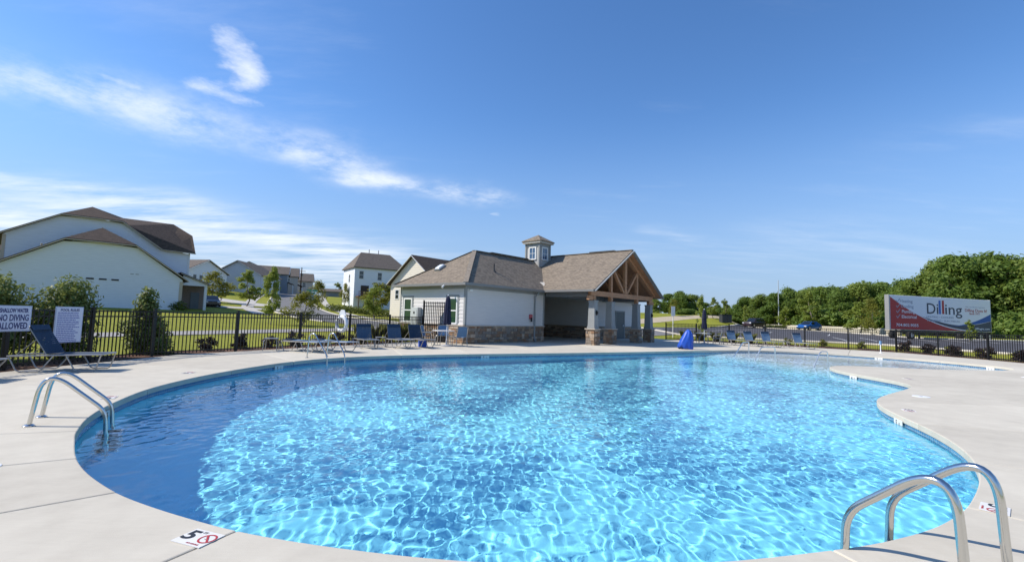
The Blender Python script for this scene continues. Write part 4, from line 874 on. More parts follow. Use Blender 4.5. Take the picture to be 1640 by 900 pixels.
def chaise(label, loc, rz, ang, sling, group, name='sun_lounger', length=1.82):
    root = empty(name, (loc[0], loc[1], 0), rz, label, 'lounger', group); H = .36; W = .31; hx = .66
    for s in (-1, 1):
        MB().tube(fillet([(.0, s * W, H - .02), (hx, s * W, H), (length, s * W, H + .02)], .1), .017, 8).build('side_rail', M_alu, root, smooth=True)
        for (x0, x1, x2, x3) in ((.02, .18, .58, .80), (1.02, 1.20, 1.56, length - .02)):
            MB().tube(fillet([(x0, s * W, H - .01), (x1, s * W, .02), (x2, s * W, .02), (x3, s * W, H)], .07), .015, 8).build('leg', M_alu, root, smooth=True)
    MB().tube([(.01, -W, H - .02), (.01, W, H - .02)], .015, 8).tube([(length, -W, H + .02), (length, W, H + .02)], .015, 8).build('cross_bar', M_alu, root, smooth=True)
    def sling_mesh(p0, p1, n):
        mb = MB(); p0, p1 = Vector(p0), Vector(p1); d = p1 - p0; l = d.length; nrm = Vector((-d.z, 0, d.x)).normalized()
        if nrm.z < 0: nrm = -nrm
        for i in range(n):     # woven straps with small gaps, sagging a little
            a = p0 + d * ((i + .05) / n); b = p0 + d * ((i + .95) / n)
            for y0, y1, s0, s1 in ((-W, -W * .5, 0, .012), (-W * .5, 0, .012, .016), (0, W * .5, .016, .012), (W * .5, W, .012, 0)):
                mb._add([a + Vector((0, y0, 0)) - nrm * s0, b + Vector((0, y0, 0)) - nrm * s0, b + Vector((0, y1, 0)) - nrm * s1, a + Vector((0, y1, 0)) - nrm * s1], [(0, 1, 2, 3)])
                mb._add([v - nrm * .004 for v in (a + Vector((0, y0, 0)) - nrm * s0, b + Vector((0, y0, 0)) - nrm * s0, b + Vector((0, y1, 0)) - nrm * s1, a + Vector((0, y1, 0)) - nrm * s1)], [(3, 2, 1, 0)])
        return mb
    sling_mesh((hx + .02, 0, H + .012), (length - .03, 0, H + .03), 20).build('seat_sling', sling, root)
    bl = .66 if length > 1.7 else .72; t = Vector((hx - bl * math.cos(ang), 0, H + bl * math.sin(ang)))
    bf = MB().tube(fillet([(hx, -W + .02, H + .02), (t.x, -W + .02, t.z), (t.x, W - .02, t.z), (hx, W - .02, H + .02)], .09), .015, 8).build('backrest', M_alu, root, smooth=True)
    n_ = Vector((math.sin(ang), 0, math.cos(ang))) * .022; sling_mesh(Vector((hx, 0, H + .02)) + n_, t + n_ + Vector((.02 * math.cos(ang), 0, -.02)), 14).build('back_sling', sling, bf)
    hs = MB(); q = t + n_ * 1.5; dd = Vector((math.cos(ang), 0, -math.sin(ang))); hs.prism([q + Vector((0, -W + .01, 0)), q + Vector((0, W - .01, 0)), q + dd * .13 + Vector((0, W - .01, 0)), q + dd * .13 + Vector((0, -W + .01, 0))], n_ * .5); hs.build('headrest', M_navy, bf)
    if ang > .3: MB().bar((hx - bl * .55 * math.cos(ang), -W + .03, H + bl * .55 * math.sin(ang)), (.12, -W + .03, H - .01), .012).build('prop', M_alu, root); MB().bar((hx - bl * .55 * math.cos(ang), W - .03, H + bl * .55 * math.sin(ang)), (.12, W - .03, H - .01), .012).build('prop', M_alu, root)
    return root
def chaise_at(label, head, foot, ang, sling, group):
    return chaise(label, head, math.atan2(foot[1] - head[1], foot[0] - head[0]), ang, sling, group)
GL = 'sun loungers on the left pool deck'; GM = 'sun loungers beside the clubhouse gate'; GR = 'sun loungers along the right fence'
chaise('large navy lounger with raised back in front of the pool rules sign', (-10.74, 10.24), R(17), R(60), M_navy, GL, length=1.66)
chaise_at('cut-off lounger foot at the left edge of the picture', (-11.45, 8.3), (-10.05, 8.8), R(55), M_navy, GL)
chaise_at('flat blue lounger next to the small side table', (-8.3, 17.45), (-6.95, 16.85), R(2), M_blue, GL); chaise_at('flat blue lounger behind the pair of grab rails', (-7.45, 17.95), (-6.1, 17.35), R(2), M_blue, GL)
chaise_at('raised blue lounger beside the white life ring', (-6.6, 20.55), (-5.75, 19.2), R(70), M_blued, GM); chaise_at('middle raised lounger of the three by the gate', (-5.5, 21.15), (-4.55, 19.9), R(72), M_blued, GM); chaise_at('raised lounger nearest the tall black gate', (-4.75, 21.65), (-3.7, 20.55), R(72), M_navy, GM)
chaise_at('first blue lounger from the right umbrella', (15.2, 32.9), (15.45, 31.4), R(72), M_bluel, GR); chaise_at('second blue lounger from the right umbrella', (16.1, 32.3), (16.35, 30.8), R(66), M_bluel, GR)
chaise_at('third blue lounger from the right umbrella', (17.05, 31.9), (17.3, 30.4), R(72), M_bluel, GR); chaise_at('rightmost blue lounger standing apart along the right fence', (18.55, 30.9), (18.85, 29.4), R(70), M_bluel, GR)
def side_table(label, loc, s=.45, h=.42, rz=.3):
    root = empty('side_table', (loc[0], loc[1], 0), rz, label, 'side table', 'small poolside tables')
    MB().bx(-s / 2, s / 2, -s / 2, s / 2, h - .02, h).build('tabletop', M_alu, root, bevel=.008)
    for x in (-1, 1):
        for y in (-1, 1): MB().tube(fillet([(x * s * .30, y * s * .30, h - .021), (x * s * .46, y * s * .46, h - .08), (x * s * .50, y * s * .50, 0)], .06), .014, 8).build('leg', M_alu, root, smooth=True)
side_table('small square side table alone by the left fence', (-8.75, 17.15), .46, .45); side_table('small side table between the raised loungers', (-5.75, 20.75)); side_table('small side table by the third right lounger', (18.35, 31.3), .45, .4); side_table('small side table next to the right umbrella', (14.75, 32.9), .4, .4)
def arm_chair(label, loc, rz, group):
    root = empty('sling_chair', (loc[0], loc[1], 0), rz, label, 'chair', group)
    for s in (-1, 1):
        y = s * .27
        MB().tube(fillet([(.26, y, 0), (.22, y, .40), (.20, y, .62), (-.22, y, .62)], .1), .015, 8).build('front_leg', M_alu, root, smooth=True); MB().tube(fillet([(-.30, y, 0), (-.20, y, .42), (-.34, y, .92)], .1), .015, 8).build('rear_leg', M_alu, root, smooth=True)
    MB()._add([(.22, -.25, .43), (.22, .25, .43), (0, .25, .405), (0, -.25, .405), (-.2, .25, .41), (-.2, -.25, .41)], [(0, 1, 2, 3), (3, 2, 4, 5)]).build('seat', M_blue, root)
    MB()._add([(-.2, -.25, .44), (-.2, .25, .44), (-.29, .25, .70), (-.29, -.25, .70), (-.335, .22, .94), (-.335, -.22, .94)], [(0, 1, 2, 3), (3, 2, 4, 5)]).build('backrest', M_blue, root)
    MB().tube([(-.34, -.27, .92), (-.345, 0, .95), (-.34, .27, .92)], .015, 8).build('top_bar', M_alu, root, smooth=True)
def umbrella(label, loc, h=2.05, lo=.95):
    root = empty('patio_umbrella', (loc[0], loc[1], 0), 0, label, 'umbrella', 'closed navy patio umbrellas')
    MB().tube([(0, 0, .05), (0, 0, h + .05)], .021, 10).build('pole', M_plast, root, smooth=True); MB().lathe((0, 0, 0), [(.26, 0), (.27, .03), (.24, .06), (.05, .09), (.035, .28), (.022, .29)], 20).build('base', mat('grey_umbrella_base', (.35, .35, .36), .6), root, smooth=True)
    n = 32; mb = MB(); vs = []; prof = [(.03, h + .04), (.085, h - .06), (.12, h - .35), (.135, h - .7), (.165, lo + .05), (.15, lo)]
    for k, (r, z) in enumerate(prof):
        for j in range(n): a = 2 * math.pi * j / n; rr = r * (1 + .20 * math.sin(a * 8 + k * .35) * min(1, k)); vs.append((rr * math.cos(a), rr * math.sin(a), z + (.02 * math.sin(a * 8) if k == 5 else 0)))
    mb._add(vs, [(i * n + j, i * n + (j + 1) % n, (i + 1) * n + (j + 1) % n, (i + 1) * n + j) for i in range(5) for j in range(n)] + [tuple(range(n - 1, -1, -1))]); cn = mb.build('canopy', mat('navy_canvas', (.010, .014, .045), .85, var=.2, scale=12), root, smooth='all')
    MB().lathe((0, 0, h - .62), [(.155, 0), (.158, .03), (.155, .05)], 20).build('tie_strap', mat('navy_canvas', (.01, .014, .045)), cn); MB().lathe((0, 0, h + .04), [(.028, 0), (.034, .02), (.01, .06)], 12).build('finial', M_plast, root)
def patio_table(label, loc, r=.55):
    root = empty('patio_table', (loc[0], loc[1], 0), 0, label, 'table', 'round patio tables')
    MB().lathe((0, 0, .70), [(.05, .0), (r - .02, .0), (r, .012), (r - .01, .028), (.03, .028)], 28).build('tabletop', mat('pale_table_top', (.55, .55, .54), .4), root)
    for k in range(4): a = k * math.pi / 2 + .5; MB().tube(fillet([(.12 * math.cos(a), .12 * math.sin(a), .695), (.38 * math.cos(a), .38 * math.sin(a), .45), (.42 * math.cos(a), .42 * math.sin(a), 0)], .12), .016, 8).build('leg', M_alu, root, smooth=True)
umbrella('closed navy umbrella in front of the clubhouse window', (-3.02, 22.15), 2.35, 1.02); patio_table('round table under the closed umbrella by the clubhouse', (-3.25, 22.65)); GC = 'blue sling chairs at the tables'
arm_chair('blue sling chair left of the clubhouse umbrella', (-4.0, 22.75), R(-5), GC); arm_chair('blue sling chair with its back to the clubhouse corner', (-2.45, 22.7), R(120), GC); arm_chair('blue sling chair behind the clubhouse table', (-3.4, 23.6), R(-80), GC)
umbrella('closed navy umbrella near the right fence', (13.55, 32.6), 2.35, 1.02); patio_table('round table under the closed umbrella near the right fence', (13.7, 33.1)); arm_chair('blue sling chair at the right umbrella table', (14.4, 32.5), R(150), GC); arm_chair('blue sling chair left of the right umbrella table', (12.9, 33.2), R(0), GC)
# lift under a blue cover
def lift():
    root = empty('pool_lift', (9.75, 25.75, 0), 0, 'pool lift draped in a bright blue cover at the far pool edge', 'pool lift')
    prof = [(.0, .40, .30, -.06), (.10, .42, .31, -.08), (.28, .40, .30, -.07), (.5, .35, .28, -.02), (.72, .27, .24, .03), (.90, .19, .18, .06), (1.02, .12, .12, .07), (1.08, .04, .04, .07)]
    n = 36; vs = []
    for k, (z, rx, ry, ox) in enumerate(prof):
        for j in range(n):
            a = 2 * math.pi * j / n; w = 1 + .07 * math.sin(5 * a + z * 3) + .05 * math.sin(9 * a - z * 5 + 1); zz = z + (.05 + .06 * math.sin(2 * a + .6) + .03 * math.sin(7 * a) if k == 0 else 0)
            vs.append((ox + rx * math.cos(a) * w, ry * math.sin(a) * w, zz))
    MB()._add(vs, [(i * n + j, i * n + (j + 1) % n, (i + 1) * n + (j + 1) % n, (i + 1) * n + j) for i in range(len(prof) - 1) for j in range(n)] + [tuple((len(prof) - 1) * n + j for j in range(n))]).build('cover', mat('royal_blue_vinyl', (.018, .085, .46), .45, var=.12, scale=5, bump=.3, bscale=9), root, smooth='all')
    MB().bx(-.28, .25, -.18, .18, .0, .03).build('base_plate', M_plast, root); MB().tube([(.09, 0, .03), (.09, 0, .95)], .05, 10).build('mast', M_plast, root)
lift()
# life ring on the fence
lr = empty('life_ring', (-7.42, 20.45, .95), R(63 - 90), 'white life ring hung on the fence behind the raised lounger', 'life ring')
MB().tube([(.0 + .30 * math.cos(a), -.03 * 0, .30 * math.sin(a)) for a in np.linspace(0, 2 * math.pi, 33)[:-1]], .075, 10, closed=True).build('ring', M_plast, lr, smooth='all')
MB().tube([(.37 * math.cos(a), .0, .37 * math.sin(a) - .02 * abs(math.sin(2 * a))) for a in np.linspace(0, 2 * math.pi, 33)[:-1]], .01, 6, closed=True).build('rope', mat('white_rope', (.7, .7, .68), .9), lr)
MB().prism([(-.22, .02, .36), (.22, .02, .36), (.1, .02, .62), (-.1, .02, .62)], (0, .03, 0)).build('hanger', M_plast, lr)

# ---- signs and lettering
def text_part(name, body, size, m, parent, loc, rot=(R(90), 0, 0), align='CENTER', sx=1.0, ext=.0012, bold=.0, shear=0.0, ay='CENTER'):
    c = bpy.data.curves.new(name, 'FONT'); c.body = body; c.size = size; c.align_x = align; c.align_y = ay; c.extrude = ext; c.offset = bold; c.shear = shear; c.resolution_u = 3
    tmp = bpy.data.objects.new(name + '_c', c); col.objects.link(tmp); bpy.context.view_layer.update()
    me = bpy.data.meshes.new_from_object(tmp.evaluated_get(bpy.context.evaluated_depsgraph_get())); col.objects.unlink(tmp); bpy.data.objects.remove(tmp)
    me.materials.clear(); me.materials.append(m); o = bpy.data.objects.new(name, me); o.location = loc; o.rotation_euler = rot; o.scale = (sx, 1, 1); return lk(o, parent)
M_signw = mat('sign_white', (.66, .68, .78), .45); M_navyink = mat('navy_print', (.018, .022, .14), .5); M_border = mat('pale_sign_frame', (.45, .50, .62), .5)
def sign(label, p0, p1, z0, z1, lines, title=None):
    a, b = Vector((*p0, 0)), Vector((*p1, 0)); d = (b - a); w = d.length; rz = math.atan2(d.y, d.x); c = (a + b) / 2
    root = empty('pool_sign', (c.x, c.y, z0), rz, label, 'sign', 'white signs on the left fence'); h = z1 - z0
    MB().bx(-w / 2, w / 2, -.012, 0, 0, h).build('panel', M_border, root); MB().bx(-w / 2 + .02, w / 2 - .02, -.016, -.0125, .02, h - .02).build('sign_face', M_signw, root)
    return root, w, h
s1, w1, h1 = sign('white sign reading SHALLOW WATER NO DIVING ALLOWED on the left fence', (-11.16, 10.08), (-11.10, 10.79), .83, 1.41, None)
for body, z, sz, wid in (('SHALLOW WATER', .465, .13, .56), ('NO DIVING', .30, .20, .60), ('ALLOWED', .12, .20, .58)):
    t = text_part('lettering', body, sz, M_navyink, s1, (0, -.0185, z), bold=.004); t.scale = (wid / max(.01, t.dimensions.x), 1, 1) if t.dimensions.x else (1, 1, 1)
    bw = max(v.co.x for v in t.data.vertices) - min(v.co.x for v in t.data.vertices); t.scale = (wid / bw, 1, 1)
s2, w2, h2 = sign('white POOL RULES sign with fine blue print on the left fence', (-11.05, 11.3), (-10.99, 11.97), .52, 1.41, None)
t = text_part('lettering', 'POOL RULES', .085, M_navyink, s2, (0, -.0185, h2 - .085), bold=.002); t.scale = (.95, 1, 1)
M_fine = mat('blue_fine_print', (.10, .12, .38), .5); rr = random.Random(5)
for i in range(17):     # rows of small print
    z = h2 - .16 - i * .045; w_ = w2 / 2 - .05; f = MB(); x = -w_
    lim = w_ * rr.uniform(.35, .95)
    while x < lim:
        l = rr.uniform(.02, .075); f.bx(x, min(x + l, lim), -.0185, -.0165, z, z + .020); x += l + .010
    o = f.build('print_line', M_fine, s2); o['kind'] = 'stuff'
M_red = mat('sign_red', (.42, .03, .03), .5); M_ink = mat('black_print', (.02, .02, .022), .5); M_tilew = mat('white_marker_tile', (.72, .70, .66), .4, var=.05)
def marker(label, c, rz, w=.25, h=.18, num='5', full=True):
    root = empty('depth_marker', (c[0], c[1], .004), rz, label, 'depth marker', 'pool depth marker tiles')
    MB().bx(-w / 2, w / 2, -h / 2, h / 2, -.003, .003).build('tile', M_tilew, root); z = .0045; fl_ = (0, 0, 0)
    t = text_part('numeral', num, h * .85, M_ink, root, (-w * .30, h * .04, z), fl_, bold=.004, ext=.0006); t.scale = (1.25, 1, 1)
    text_part('unit_lettering', 'FT', h * .17, M_ink, root, (-w * .035, h * .34, z), fl_, ext=.0006)
    ring = MB(); n = 28; ro, ri = h * .32, h * .25; cx_ = w * .285
    ring._add([(cx_ + r_ * math.cos(2 * math.pi * j / n), h * .05 + r_ * math.sin(2 * math.pi * j / n), z) for r_ in (ro, ri) for j in range(n)], [(j, (j + 1) % n, n + (j + 1) % n, n + j) for j in range(n)])
    ring.bar((cx_ - ri * .7, h * .05 + ri * .7, z + .0006), (cx_ + ri * .7, h * .05 - ri * .7, z + .0006), h * .07, .0006); ring.build('prohibition_ring', M_red, root)
    dv = MB(); dv.bar((cx_ - .022, h * .05 + .014, z), (cx_ + .014, h * .05 - .008, z), .009, .0004).bar((cx_ - .02, h * .02, z), (cx_ + .02, h * .0 - .006, z), .003, .0004).build('diver_pictogram', M_ink, root)
    text_part('caption', 'NO DIVING', h * .11, M_red, root, (cx_ - .03, -h * .40, z), fl_, ext=.0005)
MK = [('5 FT no diving marker tile on the near left deck', (-1.99, 3.14), R(-19), '5'), ('marker tile on the near right deck beside the ladder', (4.14, 4.05), R(222), '5'), ('depth marker on deck beside the left ladder', (-6.43, 7.61), R(118), '5'), ('depth marker on deck farther along the left edge', (-7.29, 10.7), R(95), '5'),
      ('depth marker on the right deck near the notch', (7.34, 8.64), R(-118), '5'), ('depth marker on the deck by the concrete point', (11.9, 14.0), R(-95), '3')]
for lb, c, rz, nm in MK: marker(lb, c, rz + math.pi if False else rz, num=nm)
def wall_marker(label, c, ang, w=.34, num='5'):
    root = empty('waterline_marker', (c[0], c[1], -.135), ang, label, 'depth marker', 'depth marker tiles on the pool wall')
    MB().bx(-w / 2, w / 2, -.012, -.002, -.06, .07).build('tile', M_tilew, root); text_part('numeral', num, .12, M_ink, root, (-.06, -.0135, 0), ext=.0006, bold=.002); text_part('unit_lettering', 'FT', .05, M_ink, root, (.06, -.0135, 0), ext=.0006)
def wall_at(label, q, num):
    i = near_idx(POOL, q); t = POOL[(i + 2) % len(POOL)] - POOL[i - 2]; t /= np.hypot(*t); nx, ny = -t[1], t[0]
    wall_marker(label, POOL[i] + np.array([nx, ny]) * .012, math.atan2(-t[1], -t[0]), num=num)
for lb, q, nm in (('white depth tile on the waterline below the notch', (6.75, 8.1), '5'), ('white depth tile on the waterline of the concrete point', (11.05, 15.0), '4'), ('white depth tile on the waterline near the left ladder', (-5.95, 7.0), '5'), ('white depth tile on the far left waterline', (-6.45, 13.2), '5'), ('white depth tile on the waterline below the clubhouse', (-1.0, 18.45), '5'), ('white depth tile on the far shallow waterline', (19.4, 24.5), '2'), ('white depth tile in the shallow arm', (20.8, 20.3), '1')): wall_at(lb, q, nm)
def lid(label, c, r=.125):
    root = empty('skimmer_lid', (c[0], c[1], 0), 0, label, 'skimmer lid', 'white skimmer lids in the deck'); MB().lathe((0, 0, -.004), [(r, 0), (r, .009), (r * .93, .011)], 28).build('cover', M_plast, root); MB().lathe((0, 0, .0072), [(r * .18, 0), (r * .18, .003)], 12).build('finger_hole', M_trim, root)
lid('round white skimmer lid at the left picture edge', (-4.72, 4.30)); lid('round white skimmer lid on the right deck', (9.17, 10.46), .16); lid('round white drain lid on the far right deck', (17.2, 15.6), .12)
sp = empty('hose_stand', (21.9, 27.6, 0), 0, 'slim white and blue hose stand by the far shallow end', 'hose stand'); MB().tube([(0, 0, 0), (0, 0, .50)], .025, 10).lathe((0, 0, 0), [(.08, 0), (.08, .02), (.03, .04)], 14).build('post', M_plast, sp); MB().bx(-.04, .04, -.035, .035, .505, .72).build('dispenser', mat('pale_blue_plastic', (.25, .45, .68), .5), sp)
bn = empty('storage_crate', (-4.0, 21.35, 0), R(20), 'small bright blue crate at the foot of the loungers', 'crate'); MB().bx(-.17, .17, -.14, .14, 0, .24).build('crate_body', mat('royal_blue_vinyl', (.02, .09, .46)), bn); MB().bx(-.18, .18, -.15, .15, .241, .27).build('lid', mat('royal_blue_vinyl', (.02, .09, .46)), bn)

# ------------------------------------------------------------------ vehicles, trailer, poles
M_tyre = mat('tyre_rubber', (.018, .018, .018), .85); M_rim = mat('alloy_rim', (.45, .45, .46), .3, metal=.9); M_autog = mat('car_glass', (.012, .015, .018), .05, spec=.9)
M_tail = mat('red_lamp_lens', (.35, .02, .02), .2); M_head = mat('clear_lamp_lens', (.7, .72, .75), .1)
def car(label, loc, rz, L_, W, paint, stations, belt, cat='car', wr=.33, wx=(.82, None), name='parked_car', glass=True):
    """stations: (x, z_low, z_belt, z_top or None, top half-width) from front to rear"""
    root = empty(name, loc, rz, label, cat, None); mb = MB(); vs = []; n = 10
    for (x, zl, zb, hw) in stations:
        h = W / 2 * hw
        sec = [(-h * .86, zl), (-h, zl + .12), (-h, zb - .10), (-h * .93, zb), (-h * .5, zb + .03), (h * .5, zb + .03), (h * .93, zb), (h, zb - .10), (h, zl + .12), (h * .86, zl)]
        vs += [(x, y, z) for y, z in sec]
    k = len(stations); fs = [(i * n + j, i * n + (j + 1) % n, (i + 1) * n + (j + 1) % n, (i + 1) * n + j) for i in range(k - 1) for j in range(n)] + [tuple(range(n - 1, -1, -1)), tuple((k - 1) * n + j for j in range(n))]
    mb._add(vs, fs); body = mb.build('body', paint, root, smooth=True)
    (xa, za), (xb, zb_), (xc, zc), (xd, zd) = belt; h0, h1 = W / 2 * .90, W / 2 * .70
    cab = MB(); cab._add([(xa, -h0, za), (xa, h0, za), (xb, -h1, zb_), (xb, h1, zb_), (xc, -h1, zc), (xc, h1, zc), (xd, -h0, zd), (xd, h0, zd)], [(0, 1, 3, 2), (2, 3, 5, 4), (4, 5, 7, 6), (0, 2, 4, 6), (1, 7, 5, 3), (0, 6, 7, 1)]); cb = cab.build('cabin', paint, root, smooth=True, bevel=.05)
    def pane(p, off):
        p = [Vector(q) for q in p]; c = sum(p, Vector()) / len(p); nrm = (p[1] - p[0]).cross(p[2] - p[0]).normalized()
        if nrm.dot(c - Vector(((xb + xc) / 2, 0, za))) < 0: nrm = -nrm
        MB().poly([c + (q - c) * off + nrm * .008 for q in p]).build('window', M_autog, cb)
    pane([(xa, -h0, za), (xa, h0, za), (xb, h1, zb_), (xb, -h1, zb_)], .88); pane([(xd, -h0, zd), (xd, h0, zd), (xc, h1, zc), (xc, -h1, zc)], .86)
    for s in (-1, 1):
        m0 = (xb + xc) / 2
        for x0, x1, t0, t1 in ((xa, m0, xb, m0), (m0, xd, m0, xc)): pane([(x0, s * h0, za + .0), (x1, s * h0, za), (t1, s * h1, zb_), (t0, s * h1, zb_)], .84)
    x_ = (wx[0], L_ - .85 if wx[1] is None else wx[1])
    for x in x_:
        for s in (-1, 1):
            w = MB(); n2 = 20; y0, y1 = s * (W / 2 - .20), s * (W / 2 + .01); w.tube([(x, y0, wr), (x, y1, wr)], wr, n2); t = w.build('wheel', M_tyre, root, smooth=True)
            MB().tube([(x, y1 - s * .02, wr), (x, y1 + s * .012, wr)], wr * .62, 16).build('rim', M_rim, t)
    zf = stations[1][2]; zr = stations[-2][2]
    for s in (-1, 1):
        MB().box((stations[0][0] + .05, s * W * .36, zf - .12), (.16, .34, .14)).build('headlight', M_head, root); MB().box((stations[-1][0] - .04, s * W * .40, zr - .12), (.12, .24, .18)).build('tail_light', M_tail, root)
        MB().box((xa + .22, s * (W / 2 + .07), za + .06), (.12, .16, .12)).build('mirror', paint, root)
    MB().box((L_ - .0, 0, .55), (.03, .52, .13)).build('number_plate', M_plast, root); MB().box((.03, 0, .48), (.05, W * .6, .12)).build('grille', M_blk, root)
    return root
P_dark = mat('dark_maroon_paint', (.035, .018, .022), .22, spec=.8); P_blue = mat('metallic_blue_paint', (.02, .12, .42), .2, metal=.3); P_black = mat('black_car_paint', (.012, .013, .016), .15, spec=.8)
SUVS = [(0, .32, .82, .80), (.12, .25, .98, .94), (.9, .24, 1.06, 1.0), (1.6, .24, 1.10, 1.0), (3.6, .26, 1.14, 1.0), (4.65, .28, 1.14, .97), (4.8, .36, 1.05, .90)]
SED = [(0, .30, .62, .78), (.15, .22, .74, .92), (1.0, .20, .86, .99), (1.7, .20, .92, 1.0), (3.4, .22, .95, 1.0), (4.35, .26, .94, .95), (4.5, .34, .84, .86)]
def on(x, y, dz=.05): return (x, y, Tz(x, y) + dz)
car('dark maroon sport utility parked at the far end of the car park', on(44.6, 88.0), R(30), 4.8, 1.95, P_dark, SUVS, ((1.15, 1.06), (1.85, 1.78), (4.1, 1.80), (4.72, 1.10)), 'car', .38)
car('bright blue hatchback parked by the car park kerb', on(46.9, 75.2), R(28), 4.5, 1.8, P_blue, SED, ((1.05, .86), (1.9, 1.42), (3.3, 1.45), (4.3, .93)), 'car', .32)
car('black saloon on the driveway beside the big white house', on(-36.6, 57.0, .06), R(128), 4.6, 1.82, P_black, SED, ((1.1, .86), (1.95, 1.42), (3.2, 1.44), (4.1, .93)), 'car', .32)
def trailer():
    a, b = Vector((34.2, 42.0, 0)), Vector((47.1, 45.6, 0)); d = (b - a); L_ = d.length; rz = math.atan2(d.y, d.x)
    g = .55; root = empty('billboard_trailer', (a.x, a.y, g), rz, 'long narrow trailer carrying a red, white and blue advertising banner', 'trailer')
    z0, z1, W = .80, 3.95, .34
    MB().bx(0, L_, 0, W, z0, z1).build('box_body', M_plast, root, bevel=.04)
    for x in (.0, L_ / 2, L_): MB().bx(max(x - .05, -.03), min(x + .05, L_ + .03), -.015, W + .015, z0 - .02, z1 + .03).build('corner_post', M_alu, root)
    MB().bx(.4, L_ - .4, .03, .3, z0 - .22, z0 - .025).build('chassis', M_blk, root)
    for x in (L_ - 2.6, L_ - 1.4, 1.8):
        for s in (0, 1):
            w = MB().tube([(x, -.62 + s * 1.5, .36), (x, -.36 + s * 1.5, .36)], .36, 20).build('wheel', M_tyre, root, smooth=True); MB().tube([(x, -.635 + s * 1.78, .36), (x, -.60 + s * 1.78, .36)], .2, 14).build('rim', M_rim, w)
    for x in (4.0, L_ - 4.5): MB().bx(x - .05, x + .05, .2, .3, -.1, z0 - .22).build('landing_leg', M_blk, root)
    # banner: printed sheet on the side, slightly bowed at its lower left
    bz0, bz1, x0, x1 = .86, 3.92, .10, L_ - .06; H = bz1 - bz0; B = x1 - x0
    ban = MB().bx(x0, x1, -.035, -.02, bz0, bz1).build('banner', mat('banner_white', (.84, .85, .86), .6), root)
    def shape(nm, pts, m, y): MB().poly([(x0 + u * B, y, bz0 + v * H) for u, v in pts]).build(nm, m, ban)
    Mr = mat('banner_red', (.46, .04, .035), .6); Mb = mat('banner_blue', (.02, .10, .36), .6); Mn = mat('banner_charcoal', (.055, .065, .09), .6); Mw = mat('banner_white_print', (.84, .85, .86), .6); Mg = mat('banner_grey_print', (.36, .40, .47), .6); Mt = mat('banner_blue_bright', (.05, .16, .50), .6)
    curve = [(u, .96 * (1 - u / .80) ** 2.0 if u < .80 else 0) for u in np.linspace(0, .80, 24)]
    shape('red_field', [(0, 0)] + [(u, v) for u, v in reversed(curve)][0:1] + [(u, v) for u, v in reversed(curve)][1:], Mr, -.0375)
    lo = [(u, .96 * (1 - u / .80) ** 2.0) for u in np.linspace(.26, .80, 20)]; up = [(u, .115 + .34 * (1 - (u - .26) / .74) ** 2.6 + .22 * max(0, (u - .55) / .45) ** 2.0) for u in np.linspace(.26, 1, 26)]
    shape('charcoal_swoosh', lo + [(1, 0)] + up[::-1], Mn, -.0385)
    shape('blue_swoosh', [(u, .135 + .20 * max(0, (u - .55) / .45) ** 2 + .005) for u in np.linspace(.55, 1, 14)] + [(u, .135 + .42 * ((u - .55) / .45) ** 1.9 + .006) for u in np.linspace(1, .55, 14)], Mb, -.040)
    st = [(u, .96 * (1 - u / .80) ** 2.0) for u in np.linspace(.22, .80, 22)]; shape('white_line', st + [(u, v + .028) for u, v in st[::-1]], Mw, -.0395)
    def tx(body, u, v, size, m, wid=None, bold=.0, nm='lettering', y=-.0425, ay='CENTER'):
        t = text_part(nm, body, size, m, ban, (x0 + u * B, y, bz0 + v * H), ext=.001, bold=bold, ay=ay)
        if wid: xs = [q.co.x for q in t.data.vertices]; t.scale = (wid * B / (max(xs) - min(xs)), 1, 1)
    tx('Di', .402, .50, 1.42, Mn, .112, .008, ay='BOTTOM_BASELINE'); tx('ing', .610, .50, 1.42, Mn, .172, .008, ay='BOTTOM_BASELINE')
    MB().bx(x0 + .464 * B, x0 + .485 * B, -.0425, -.041, bz0 + .50 * H, bz0 + .92 * H).build('blue_bar', Mt, ban); MB().bx(x0 + .497 * B, x0 + .518 * B, -.0425, -.041, bz0 + .505 * H, bz0 + .92 * H).build('red_bar', Mr, ban)
    tx('HEATING \u2022 COOLING', .475, .40, .24, Mg, .27, .004); tx('PLUMBING \u2022 ELECTRICAL', .51, .29, .24, Mg, .33, .004)
    tx('With over 45 years experience', .84, .76, .15, Mg, .21); tx('Dilling Does It!', .845, .65, .40, Mr, .23, .003); tx('Since 1977', .83, .55, .28, Mr, .11, .002)
    for i, wd in enumerate(('Heating', 'Cooling', 'Plumbing', 'Electrical')):
        tx(wd, .15 + .008 * i, .84 - .155 * i, .40, Mg if i < 2 else Mw, .12 if i < 3 else .14, .004, y=-.0435); v = .84 - .155 * i; MB().bar((x0 + .055 * B, -.043, bz0 + (v + .02) * H), (x0 + .065 * B, -.043, bz0 + (v - .04) * H), .07, .002, up=(0, 1, 0)).bar((x0 + .065 * B, -.043, bz0 + (v - .04) * H), (x0 + .09 * B, -.043, bz0 + (v + .07) * H), .07, .002, up=(0, 1, 0)).build('tick_mark', Mg, ban)
    tx('704.802.9055', .155, .125, .36, Mw, .21, .004); tx('dillingnc.com', .905, .085, .30, Mw, .155, .003)
trailer()
def lamp(label, x, y, h, cat='light pole', name='light_pole', r=(.12, .07), m=M_alu):
    root = empty(name, on(x, y, -.2), 0, label, cat); MB().tube([(0, 0, 0), (0, 0, h)], list(r), 10).build('pole', m, root, smooth=True); MB().lathe((0, 0, 0), [(.28, 0), (.28, .7), (.2, .75)], 14).build('footing', M_kerb, root); return root
lp = lamp('tall thin pale metal pole rising beyond the car park', 57.6, 100.0, 10.6, m=mat('pale_galvanised', (.55, .56, .56), .45, metal=.4))
